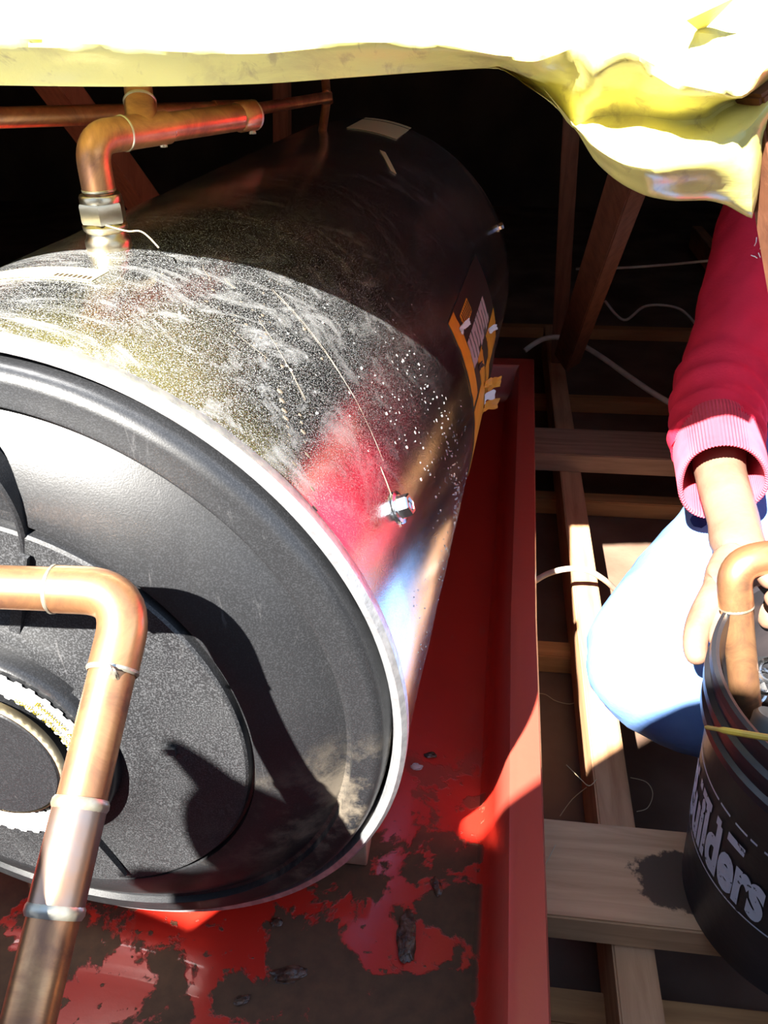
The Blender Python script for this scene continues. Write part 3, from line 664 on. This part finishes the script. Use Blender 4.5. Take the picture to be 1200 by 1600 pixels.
bp_ = thing('copper_pipe', at(0, 185, .88), 'dull horizontal copper pipe crossing behind the tee on the left', 'pipe')
A0 = at(-500, 186, .84); A1 = at(0, 184, .90); A2 = at(392, 172, 1.06)
bm = bmesh.new(); tube(bm, [A0, A1, A2], 0.0110, 24); tube(bm, [A2, at(512, 152, 1.20)], 0.0075, 20); obj('pipe_run', bm, M_COP, bp_)
bm = bmesh.new(); tube(bm, [at(335, 174, 1.03), at(398, 172, 1.065)], 0.0124, 24); obj('reducer_fitting', bm, M_COP, bp_)
far = thing('copper_pipe', at(517, 200, 1.2), 'thin dim copper pipe dropping onto the far end of the tank', 'pipe')
FB = cyl(0.93, 94); FT = at(505, 90, 1.23)
bm = bmesh.new(); tube(bm, [FB, at(511, 152, 1.205), FT], 0.0065, 18); obj('pipe_run', bm, M_COP, far)
bm = bmesh.new(); tube(bm, [at(510, 146, 1.205), at(511.5, 160, 1.205)], 0.0085, 18); obj('tee_fitting', bm, M_COP, far)
# wire strand by the nut
bm = bmesh.new(); tube(bm, smoothpath([at(165, 352, .60), at(198, 361, .605), at(218, 361, .607), at(232, 370, .61), at(248, 387, .612)], 6), .0006, 6)
obj('wire_strand', bm, M_STRAW, label='thin curved fibre strand hanging off the brass nut on the tank', cat='strand')

# ------------------------------------------------------------------ yellow plastic sheet
cols = [  # x, b1, u1, f1, e
 (-1500, 60, 118, 118, 118), (-700, 62, 122, 122, 122), (-250, 66, 128, 128, 128), (0, 66, 132, 132, 132), (190, 70, 134, 134, 134), (380, 78, 131, 131, 131), (560, 66, 119, 119, 119), (690, 70, 110, 110, 110), (775, 86, 106, 106, 106),
 (832, 90, 138, 139, 140), (866, 78, 160, 162, 166), (900, 62, 196, 200, 204), (932, 104, 184, 232, 254), (980, 89, 182, 258, 292), (1020, 108, 185, 264, 308), (1060, 131, 190, 258, 313), (1100, 140, 187, 250, 312), (1132, 147, 166, 240, 318), (1156, 150, 156, 222, 330), (1176, 138, 148, 205, 338), (1192, 118, 138, 180, 255), (1215, 95, 120, 150, 215), (1260, 50, 70, 90, 120), (1300, 20, 30, 36, 44)]
def sheetrow(c):
    x, b1, u1, f1, e_ = c; t = min(max((x-775)/150, 0), 1); t = t if x < 1400 else 1
    d_e = .487+.035*t; rows = []
    rows.append((x, -700, .86)); rows.append((x, -260, .66)); rows.append((x, -90, .545)); rows.append((x, 0, .487)); rows.append((x, b1*0.7, .462))
    rows.append((x, b1, .455)); rows.append((x, b1+(u1-b1)*.5, .470+.010*t)); rows.append((x, u1-1-1*t, .485+.022*t if t == 0 else .510))
    rows.append((x, u1+(f1-u1)*.45, .487 if t == 0 else .494)); rows.append((x, f1, .4885 if t == 0 else .491)); rows.append((x, f1+(e_-f1)*.6, .4895 if t == 0 else .511)); rows.append((x, e_, .491 if t == 0 else .530))
    rows.append((x, e_-4, .525+.03*t)); rows.append((x, e_-16, .60)); rows.append((x, e_-40, .70))
    return rows
G = [sheetrow(c) for c in cols]
G2 = [smoothpath(r, 4) for r in G]                    # refine along rows
XS = [c[0] for c in cols]
def pchip(xs, ys, x):
    n = len(xs); h = [xs[i+1]-xs[i] for i in range(n-1)]; dl = [(ys[i+1]-ys[i])/h[i] for i in range(n-1)]
    m = [dl[0]]+[0 if dl[i-1]*dl[i] <= 0 else 2*dl[i-1]*dl[i]/(dl[i-1]+dl[i]) for i in range(1, n-1)]+[dl[-1]]
    for i in range(n-1):
        if x <= xs[i+1] or i == n-2:
            t = (x-xs[i])/h[i]; return (2*t**3-3*t*t+1)*ys[i]+(t**3-2*t*t+t)*h[i]*m[i]+(-2*t**3+3*t*t)*ys[i+1]+(t**3-t*t)*h[i]*m[i+1]
nr = len(G2[0]); xx = [-1500, -1100, -800, -500, -300, -150]+[i*22-66 for i in range(0, 38)]+[775+i*8 for i in range(0, 66)]
cols2 = [[(x, pchip(XS, [G2[i][j][1] for i in range(len(G2))], x), pchip(XS, [G2[i][j][2] for i in range(len(G2))], x)) for x in xx] for j in range(nr)]
nc = len(cols2[0])
bm = bmesh.new(); V = []
for i in range(nc):
    r = []
    for j in range(nr):
        x, y, d = cols2[j][i]
        w = noise.noise(Vector((x*.006, y*.02, 3)))*.007+abs(noise.noise(Vector((x*.018+y*.02, y*.02, 8))))*.008
        if j > 40: w *= .3
        r.append(bm.verts.new(at(x, y, d+w*(1 if x < 775 else 1.3)*(0.4 if 20 < j else 1))))
    V.append(r)
for i in range(nc-1):
    for j in range(nr-1): bm.faces.new((V[i][j], V[i+1][j], V[i+1][j+1], V[i][j+1]))
bmesh.ops.recalc_face_normals(bm, faces=bm.faces)
bmesh.ops.solidify(bm, geom=bm.faces[:], thickness=0.0004)
obj('plastic_sheet', bm, M_SHEET, label='crumpled yellow plastic sheet draped across the top of the roof opening, above the tank', cat='plastic sheet')

bm = bmesh.new(); q3 = [at(1072, 31, .446), at(1150, -6, .450), at(1095, 50, .474)]; nn_ = (q3[1]-q3[0]).cross(q3[2]-q3[0]).normalized()*.0004
fa = [bm.verts.new(q+nn_) for q in q3]; fb_ = [bm.verts.new(q-nn_) for q in q3]; bm.faces.new(fa); bm.faces.new(fb_[::-1])
for i in range(3): bm.faces.new((fa[i], fb_[i], fb_[(i+1) % 3], fa[(i+1) % 3]))
obj('folded_flap', bm, M_SHEET, D.objects['plastic_sheet'], smooth=False, label='small folded flap of the sheet')

# ------------------------------------------------------------------ bucket
BC = Vector((0.642, 0.106, -0.309)); BU = Vector((-0.021, -0.061, 1)).normalized(); BH = 0.295; RB0, RB1 = 0.113, 0.130
bx = Vector((0, 1, 0)).cross(BU).normalized(); by = BU.cross(bx)
def buck(ang, h, r=None):
    a = math.radians(ang); rr = r if r is not None else RB0+(RB1-RB0)*h/BH
    return BC+BU*h+(bx*math.cos(a)+by*math.sin(a))*rr
bkt = thing('bucket', BC, 'black plastic builders bucket with worn white lettering, standing on the wide board', 'bucket')
bm = bmesh.new()
lathe(bm, [(0, .004), (RB0-.012, .004), (RB0-.004, .0), (RB0, .004), (RB0+.001, .02), (RB0+(RB1-RB0)*.78, BH*.78), (RB1+.0005, BH*.80), (RB1+.0045, BH*.805), (RB1+.0045, BH*.83), (RB1+.001, BH*.84), (RB1+.0015, BH*.885), (RB1+.0065, BH*.89), (RB1+.0065, BH*.915),
            (RB1+.0025, BH*.925), (RB1+.003, BH*.965), (RB1+.0055, BH*.972), (RB1+.005, BH*.995), (RB1+.002, BH), (RB1-.001, BH*.995), (RB1-.0025, BH*.96), (RB0-.002, .012), (0, .010)], BC, BU, 96)
body = obj('bucket_body', bm, [M_BUCK], bkt)
def on_bucket(me, a0, h0, flip=1):
    for v in me.vertices:
        x, y = v.co.x, v.co.y; h = h0+y; r = RB0+(RB1-RB0)*h/BH+.0009
        a = a0+math.degrees(x/r); v.co = buck(a, h, r)
    return me
tm = textmesh('Builders', 0.078, 0.0032, 0, 0.0)
for v in tm.vertices: v.co.x *= 0.50; v.co.y *= 1.12
w_ = max(v.co.x for v in tm.vertices)
obj('brand_lettering', on_bucket(tm, 226-math.degrees(w_/0.122), 0.098), M_PRINT, body, smooth=False, label='worn white printed word')
def ring_strip(a0, a1, h0, h1, gap=None):
    bm = bmesh.new(); n = int(abs(a1-a0)/1.5)+1
    for k in range(n):
        if gap and noise.noise(Vector((k*.35, h0*50, 2))) > gap: continue
        p = [(a0+(a1-a0)*k/n, h0), (a0+(a1-a0)*(k+1)/n, h0), (a0+(a1-a0)*(k+1)/n, h1), (a0+(a1-a0)*k/n, h1)]
        bm.faces.new([bm.verts.new(buck(a, h, RB0+(RB1-RB0)*h/BH+.0009)) for a, h in p])
    return bm
obj('print_border', ring_strip(150, 234, 0.087, 0.089), M_PRINT, body, smooth=False)
obj('print_border', ring_strip(170, 234, 0.184, 0.1865, .12), M_PRINT, body, smooth=False)
obj('print_smear', ring_strip(172, 214, 0.158, 0.168, .02), M_PRINT, body, smooth=False)
# things in and on the bucket
cp = thing('copper_pipe', at(1167, 1120, .70), 'copper pipe with an elbow sticking up out of the bucket', 'pipe')
K0 = at(1168, 1125, .735); K1 = at(1144, 880, .690); K2 = at(1330, 850, .70)
bm = bmesh.new(); tube(bm, [K0, K1+(K0-K1).normalized()*.03], .0128, 28); tube(bm, [K1+(K2-K1).normalized()*.03, K2], .0128, 28); obj('pipe_run', bm, M_COP, cp)
bm = bmesh.new(); s0, s1 = pipe_elbow(bm, K0, K1, K2, .0142, .024)
obj('elbow_fitting', bm, M_COP, cp)
solders(cp, [(s0, K0-K1, .0136, .002), (s1, K2-K1, .0136, .004)])
bm = bmesh.new(); tube(bm, [at(1150, 1133, .742), at(1260, 1120, .755)], [.010, .010], 18); tube(bm, [at(1165, 1131, .738), at(1215, 1128, .745)], .012, 18)
obj('tool_handle', bm, M_ORG2, label='orange tool handle lying in the black bucket', cat='tool')
bm = bmesh.new(); lathe(bm, [(0, -.02), (.014, -.02), (.016, -.016), (.016, .012), (.013, .016), (0, .016)], at(1200, 1142, .70), (0.2, .3, 1), 28)
obj('pipe_cap', bm, mat('grey_plastic', (0.13, 0.13, 0.12), 0.5), label='grey rounded fitting beside the orange handle in the bucket', cat='fitting')
bm = bmesh.new(); merge(bm, lump(at(1200, 1075, .76), .03, 1, .8, .9, 5)); obj('polythene_bag', bm, M_BLACKP, label='crumpled shiny black plastic in the bucket, right of the copper pipe', cat='plastic bag')
for k in range(3):
    bm = bmesh.new(); c = at(1186+k*9, 1080-k*16, .735); lathe(bm, [(.010, -.0015), (.012, 0), (.010, .0015), (.008, 0)], c, (0.6-.3*k, -.7, .5+.2*k), 24, closed=True)
    obj('metal_ring', bm, M_STEEL, label='small shiny metal ring in the bucket, %s' % ('lowest of three', 'middle of three', 'topmost of three')[k], cat='ring', group='metal rings in the bucket')
bm = bmesh.new(); pts = smoothpath([at(1101, 1136, .592), at(1130, 1141, .585), at(1160, 1146, .578), at(1210, 1154, .570), at(1300, 1166, .56)], 5)
tube(bm, pts, [.0008]+[.0016]*4+[.0024]*(len(pts)-5), 8)
obj('stick', bm, M_YEL, label='thin yellow stick with a brown tip lying across the bucket rim', cat='stick')

# ------------------------------------------------------------------ kneeling person
me = None
RW = {}
# one continuous body: trunk, head, arms with hands, legs
bv = []; be = []; br = []
def jv(p, r, parent=None):
    bv.append(Vector(p)); br.append(r); i = len(bv)-1
    if parent is not None: be.append((parent, i))
    return i
pelvis = jv((0.94, 0.84, -0.12), .105)
waist = jv((0.97, 0.94, 0.04), .105, pelvis); chest = jv((0.99, 1.00, 0.20), .125, waist); upper = jv((0.98, 0.98, 0.34), .105, chest)
neck = jv((0.97, 0.94, 0.43), .052, upper); head0 = jv((0.96, 0.91, 0.49), .075, neck); head1 = jv((0.955, 0.89, 0.56), .092, head0); head2 = jv((0.96, 0.90, 0.63), .070, head1)
shL = jv((0.84, 0.98, 0.33), .060, upper); shR = jv((1.17, 0.88, 0.34), .060, upper)
# right arm in view
elb = jv(at(1166, 500, 1.04), .045, shL)
fa1 = jv(at(1128, 640, .975), .036, elb); wr0 = jv(at(1122, 730, .895), .029, fa1); wr = jv(at(1142, 800, .835), (.027, .024), wr0); wr2 = jv(at(1158, 852, .79), (.026, .022), wr)
palm = jv(at(1152, 905, .760), (.030, .020), wr2)
# index finger over the outside of the rim
k1 = jv(at(1112, 940, .742), .0150, palm); k1b = jv(at(1090, 975, .733), .0128, k1); k1c = jv(at(1084, 1010, .722), .0118, k1b); k1d = jv(at(1092, 1040, .712), .0100, k1c)
# middle and ring, behind the pipe, gripping the rim
k2 = jv(at(1138, 948, .735), .0140, palm); k2b = jv(at(1124, 985, .727), .0115, k2); k2c = jv(at(1122, 1012, .715), .0100, k2b)
k3 = jv(at(1180, 930, .742), .0130, palm); k3b = jv(at(1200, 955, .74), .011, k3); k3c = jv(at(1205, 985, .735), .0095, k3b)
# thumb
t1 = jv(at(1178, 880, .765), .0145, wr2); t2 = jv(at(1215, 892, .755), .0125, t1); t3 = jv(at(1240, 915, .745), .0105, t2)
k4 = jv(at(1165, 955, .765), .011, palm); k4b = jv(at(1170, 985, .77), .010, k4); k4c = jv(at(1172, 1008, .77), .009, k4b)
# other arm, mostly outside the frame: fingers close on the pipe
el2 = jv((1.05, 0.30, 0.16), .045, shR); w2 = jv(at(1420, 850, .74), .026, el2); p2 = jv(at(1330, 868, .72), (.028, .018), w2)
for dx, dy, r in ((0, 0, .0115), (12, 34, .0115), (25, 62, .0105), (40, 85, .0095)):
    a = jv(at(1262+dx, 876+dy, .70), r*1.15, p2); b = jv(at(1222+dx, 888+dy, .695), r, a); c = jv(at(1186+dx, 912+dy, .695), r*.8, b)
th = jv(at(1290, 840, .68), .013, p2); thb = jv(at(1255, 838, .665), .011, th); thc = jv(at(1228, 850, .66), .010, thb)
# legs (kneeling)
hipL = jv((0.85, 0.74, -0.15), .085, pelvis); knL = jv((0.485, 0.318, -0.235), .055, hipL); anL = jv((0.80, 0.40, -0.285), .040, knL); ftL = jv((0.90, 0.42, -0.285), .032, anL)
hipR = jv((1.05, 0.78, -0.15), .095, pelvis); knR = jv((1.02, 0.20, -0.15), .062, hipR); anR = jv((1.05, 0.34, -0.38), .04, knR); ftR = jv((1.04, 0.20, -0.405), .03, anR)
pm = skin(bv, be, br, 2, pelvis)
person = thing('person', (0.93, 0.60, -0.31), 'person in red sweatshirt and light blue trousers kneeling with a hand on the bucket', 'person')
obj('body', pm, M_SKIN, person)
# face and ears
M_EYE = mat('eye_white', (0.8, 0.8, 0.78), 0.2)
hc = Vector((0.955, 0.89, 0.54))
fd = Vector((-0.45, -0.85, -0.25)).normalized(); sd = fd.cross(UPV).normalized(); hu = sd.cross(fd)
for s in (-1, 1):
    fb = bmesh.new(); merge(fb, (lambda t: ([setattr(v, 'co', hc+fd*.085+sd*s*.032+hu*.012+v.co*.012) for v in t.verts], t)[1])((lambda t: (bmesh.ops.create_icosphere(t, subdivisions=2, radius=1), t)[1])(bmesh.new())))
    obj('eye', fb, M_EYE, person)
nb = bmesh.new(); tube(nb, [hc+fd*.088+hu*.015, hc+fd*.102-hu*.012, hc+fd*.108-hu*.026], [.007, .011, .013], 12); obj('nose', nb, M_SKIN, person)
nb = bmesh.new(); tube(nb, [hc+fd*.086-hu*.052-sd*.024, hc+fd*.096-hu*.050, hc+fd*.086-hu*.052+sd*.024], [.004, .007, .004], 10); obj('mouth', nb, mat('lips', (0.30, 0.10, 0.08), 0.5), person)
for s in (-1, 1):
    nb = bmesh.new(); merge(nb, lump(hc+sd*s*.092-fd*.01, .022, .4, .8, 1.3, 1)); obj('ear', nb, M_SKIN, person)
hb = bmesh.new(); bmesh.ops.create_icosphere(hb, subdivisions=4, radius=1)
for v in hb.verts:
    q = v.co.copy(); n = 1+.05*noise.noise(q*9); w = Vector((q.x*.098, q.y*.105, q.z*.105))*n
    if q.dot(fd) > .35 and q.z < .55: w *= .80
    if q.z < -.35: w *= .75
    v.co = hc-fd*.012+hu*.035+w
obj('hair', hb, M_HAIR, person)
# sweatshirt trunk and sleeves
def rumple(me, amp, sc, dirv=None, seed=0.0):
    for v in me.vertices:
        n = v.normal; q = v.co*sc+Vector((seed, 0, 0)); a = noise.noise(q)*amp+noise.noise(q*2.7)*amp*.35; v.co = v.co+n*a
    return me
sv = [(0.97, 0.86, -0.08), (0.99, 0.95, 0.05), (1.00, 1.01, 0.20), (0.99, 0.99, 0.33), (0.97, 0.945, 0.42), (0.85, 0.99, 0.33), (1.17, 0.88, 0.34), (1.08, 0.42, 0.18), tuple(at(1400, 850, .76))]
sr = [.170, .185, .190, .135, .075, .085, .085, .062, .045]
sw = skin([Vector(p) for p in sv], [(0, 1), (1, 2), (2, 3), (3, 4), (3, 5), (3, 6), (6, 7), (7, 8)], sr, 3, 2)
obj('sweatshirt', rumple(sw, .016, 9), M_SWEAT, person)
# visible sleeve with wrap folds
bm = bmesh.new()
ctl = [(*at(1300, 150, 1.33), .115), (*at(1240, 320, 1.20), .094), (*at(1200, 420, 1.11), .078), (*at(1170, 500, 1.06), .066), (*at(1146, 575, 1.01), .060), (*at(1124, 625, .975), .0560), (*at(1119, 665, .94), .0500), (*at(1120, 702, .91), .0470)]
sp = smoothpath(ctl, 12)
def sfold(u, a):
    w = max(0, min(1, (u-.35)/.4)); f = math.sin(u*62+1.6*math.sin(a+.6)+1.2*math.sin(2*a+u*9))*.045*w
    f += .05*noise.noise(Vector((math.cos(a)*1.5, math.sin(a)*1.5, u*7)))+.03*noise.noise(Vector((math.cos(a)*4, math.sin(a)*4, u*18)))
    return 1+f+(.05 if .86 < u < .97 else 0)
tube(bm, [Vector(p[:3]) for p in sp], [p[3] for p in sp], 64, cap=False, rfun=sfold); obj('sleeve', bm, M_SWEAT, person)
# ribbed cuff: double-walled, open at the hand
ca = at(1119, 684, .925); cb = at(1129, 754, .860)
cax = (cb-ca).normalized(); cx = cax.orthogonal().normalized(); cy = cax.cross(cx); bm = bmesh.new()
prof = [(0, .0475), (.15, .0495), (.45, .0480), (.8, .0468), (.97, .0462), (1.0, .0448), (.97, .0425), (.6, .042), (.1, .042)]
ns = 360; rings = []; LC = (cb-ca).length
for (u, r) in prof:
    ring = []
    for k in range(ns):
        a = 2*PI*k/ns; rib = (1+.016*math.sin(a*90)*(1 if u > .1 else 0))
        wv = .006*math.sin(3*a+1)+.008*math.sin(2*a)
        ring.append(bm.verts.new(ca+cax*(u*LC*(1+wv*3))+(cx*math.cos(a)+cy*math.sin(a))*(r*rib+wv*.3)))
    rings.append(ring)
for A, B in zip(rings[:-1], rings[1:]):
    for k in range(ns): bm.faces.new((A[k], A[(k+1) % ns], B[(k+1) % ns], B[k]))
obj('ribbed_cuff', bm, M_CUFF, person, label='pinkish red ribbed cuff')
# frayed patch on the sleeve
random.seed(11); bm = bmesh.new()
for k in range(40):
    p = at(1186+random.gauss(4, 4), 405+random.gauss(0, 14), 1.028+random.uniform(-.004, .0)); q = p+Vector((random.gauss(0, .006), -.002, random.gauss(0, .010))); tube(bm, [p, (p+q)/2+Vector((0, -.003, 0)), q], .0007, 4)
obj('frayed_threads', bm, M_WHITE, person, kind='stuff')
# trousers
tv = [(0.95, 0.84, -0.06), (0.95, 0.84, -0.13), (0.84, 0.72, -0.13), (0.66, 0.485, -0.165), (0.482, 0.318, -0.232), (0.60, 0.290, -0.238), (0.79, 0.38, -0.255), (1.06, 0.78, -0.14), (1.02, 0.20, -0.15), (1.05, 0.33, -0.36)]
trr = [.138, .140, .118, .108, .094, .088, .070, .115, .078, .062]
tm_ = skin([Vector(p) for p in tv], [(0, 1), (1, 2), (2, 3), (3, 4), (4, 5), (5, 6), (1, 7), (7, 8), (8, 9)], trr, 3, 1)
obj('trousers', rumple(tm_, .012, 11, seed=4), M_TROU, person)
bm = bmesh.new(); tube(bm, smoothpath([at(1094, 812, .99), at(1100, 833, .975), at(1125, 842, .965), at(1200, 850, .96)], 4), [.012]*13, 10); obj('navy_hem', bm, M_NAVY, person, label='dark navy hem showing under the cuff')

# photographer crouching behind the camera; only the shadow reaches the picture
def cast(x, z, Y):
    "point at distance Y whose shadow falls where (x, -0.5, z) would throw it"
    t = (-0.5-Y)/0.98; return (x-0.43*t, Y, z+t)
qv = [(0.50, -1.10, 0.05), (0.50, -1.05, 0.35), (0.50, -0.98, 0.62), (0.50, -0.92, 0.78), (0.50, -0.90, 0.92)]
qr = [.16, .16, .17, .06, .10]
qe = [(0, 1), (1, 2), (2, 3), (3, 4)]
def limb(par, *pts):
    for p, r in pts:
        qv.append(p); qr.append(r); qe.append((par, len(qv)-1)); par = len(qv)-1
    return par
# one arm reaches low to the left and ends in a fist, the other rises to the phone
wr_ = limb(2, (cast(.26, .50, -.86), .075), (cast(.17, .385, -.72), .070), (cast(.065, .240, -.64), .052), (cast(-.018, .335, -.60), .040))
limb(wr_, (cast(-.052, .425, -.58), .018), (cast(-.082, .462, -.58), .008))
limb(wr_, (cast(-.088, .392, -.58), .052))
limb(2, ((0.68, -0.92, 0.60), .075), ((0.62, -0.72, 0.42), .055), ((0.42, -0.56, 0.40), .040), ((0.36, -0.52, 0.41), .035))
limb(0, (cast(.22, .14, -.90), .15), (cast(.08, .17, -.74), .13), (cast(-.020, .195, -.68), .112), (cast(-.07, .03, -.74), .115), (cast(-.05, -.10, -.80), .12))  # limbs from here on are masses added to fill out the shade
limb(len(qv)-3, (cast(-.10, .275, -.66), .035), (cast(-.152, .292, -.66), .026))
limb(0, (cast(.34, .32, -.90), .14), (cast(.30, .40, -.86), .13))
limb(0, (cast(-.42, .10, -.80), .14), (cast(-.37, .20, -.78), .10), (cast(-.355, .265, -.75), .085))
limb(0, (cast(.24, .26, -.88), .12), (cast(.17, .28, -.84), .09))
limb(0, (cast(.62, .42, -1.0), .20))
limb(0, (cast(.50, .12, -.90), .15), (cast(.40, .18, -.74), .13), (cast(.42, -.15, -.80), .10))
limb(0, (cast(-.02, .02, -.95), .13), (cast(-.275, .165, -.72), .065), (cast(-.32, .03, -.75), .14), (cast(-.55, .05, -.75), .16))
ph = skin([Vector(p) for p in qv], qe, qr, 2, 0)
pg = thing('person', (0.4, -0.98, -0.3), 'person in dark clothes crouching outside the roof opening behind the camera', 'person')
obj('body', ph, M_DGREY, pg)

# ------------------------------------------------------------------ cables and straws
def cable(pts, r, m, name, label, cat, n=8):
    bm = bmesh.new(); tube(bm, smoothpath(pts, n), r, 10); obj(name, bm, m, label=label, cat=cat)
cable([at_z(815, 925, -.36), at(830, 912, 1.22), at(855, 897, 1.205), at(885, 889, 1.19), at(915, 890, 1.18), at(940, 903, 1.20), at(958, 918, 1.24), at(978, 940, 1.30), at(1000, 975, 1.36)], .0042, M_CABLE, 'electric_cable', 'white cable arching over the joist between the red tray and the knee', 'cable')
cable([at(820, 548, 2.0), at(838, 535, 2.0), at(856, 528, 2.0), at(880, 528, 2.0), at(905, 537, 1.98), at(940, 558, 1.9), at(985, 590, 1.82), at(1030, 620, 1.75), at(1085, 650, 1.7)], .0065, M_CABLE, 'electric_cable', 'pale cable running down to the right behind the red sleeve', 'cable')
cable([at(945, 470, 2.3), at(975, 500, 2.3), at(1010, 478, 2.3), at(1060, 482, 2.3), at(1090, 510, 2.3)], .004, M_CABLE, 'electric_cable', 'faint dark loop of cable far back in the attic', 'cable')
cable([at(900, 420, 2.5), at(980, 418, 2.5), at(1060, 412, 2.5), at(1130, 405, 2.5)], .004, M_CABLE, 'electric_cable', 'faint straight cable across the far dark attic', 'cable')
for k, pts in enumerate(([(835, 1083), (852, 1085), (868, 1095), (890, 1100), (905, 1095)], [(885, 1195), (905, 1215), (920, 1228), (932, 1218)], [(875, 1275), (895, 1248), (920, 1228)], [(985, 1215), (1010, 1222), (1020, 1240), (1012, 1262), (995, 1268)], [(838, 1370), (855, 1345), (868, 1320)])):
    zz = (-.44, -.345, -.40, -.36, -.308)[k]
    cable([at_z(px, py, zz) for px, py in pts], .0005, M_STRAW, 'straw', ('wavy straw in the dark gap beside the tray', 'short curled fibre on the edge of the joist', 'straight fibre in the gap left of the joist', 'curled loop of fibre right of the joist, above the wide board', 'thin straw on the wide board beside the tray')[k], 'straw', 5)
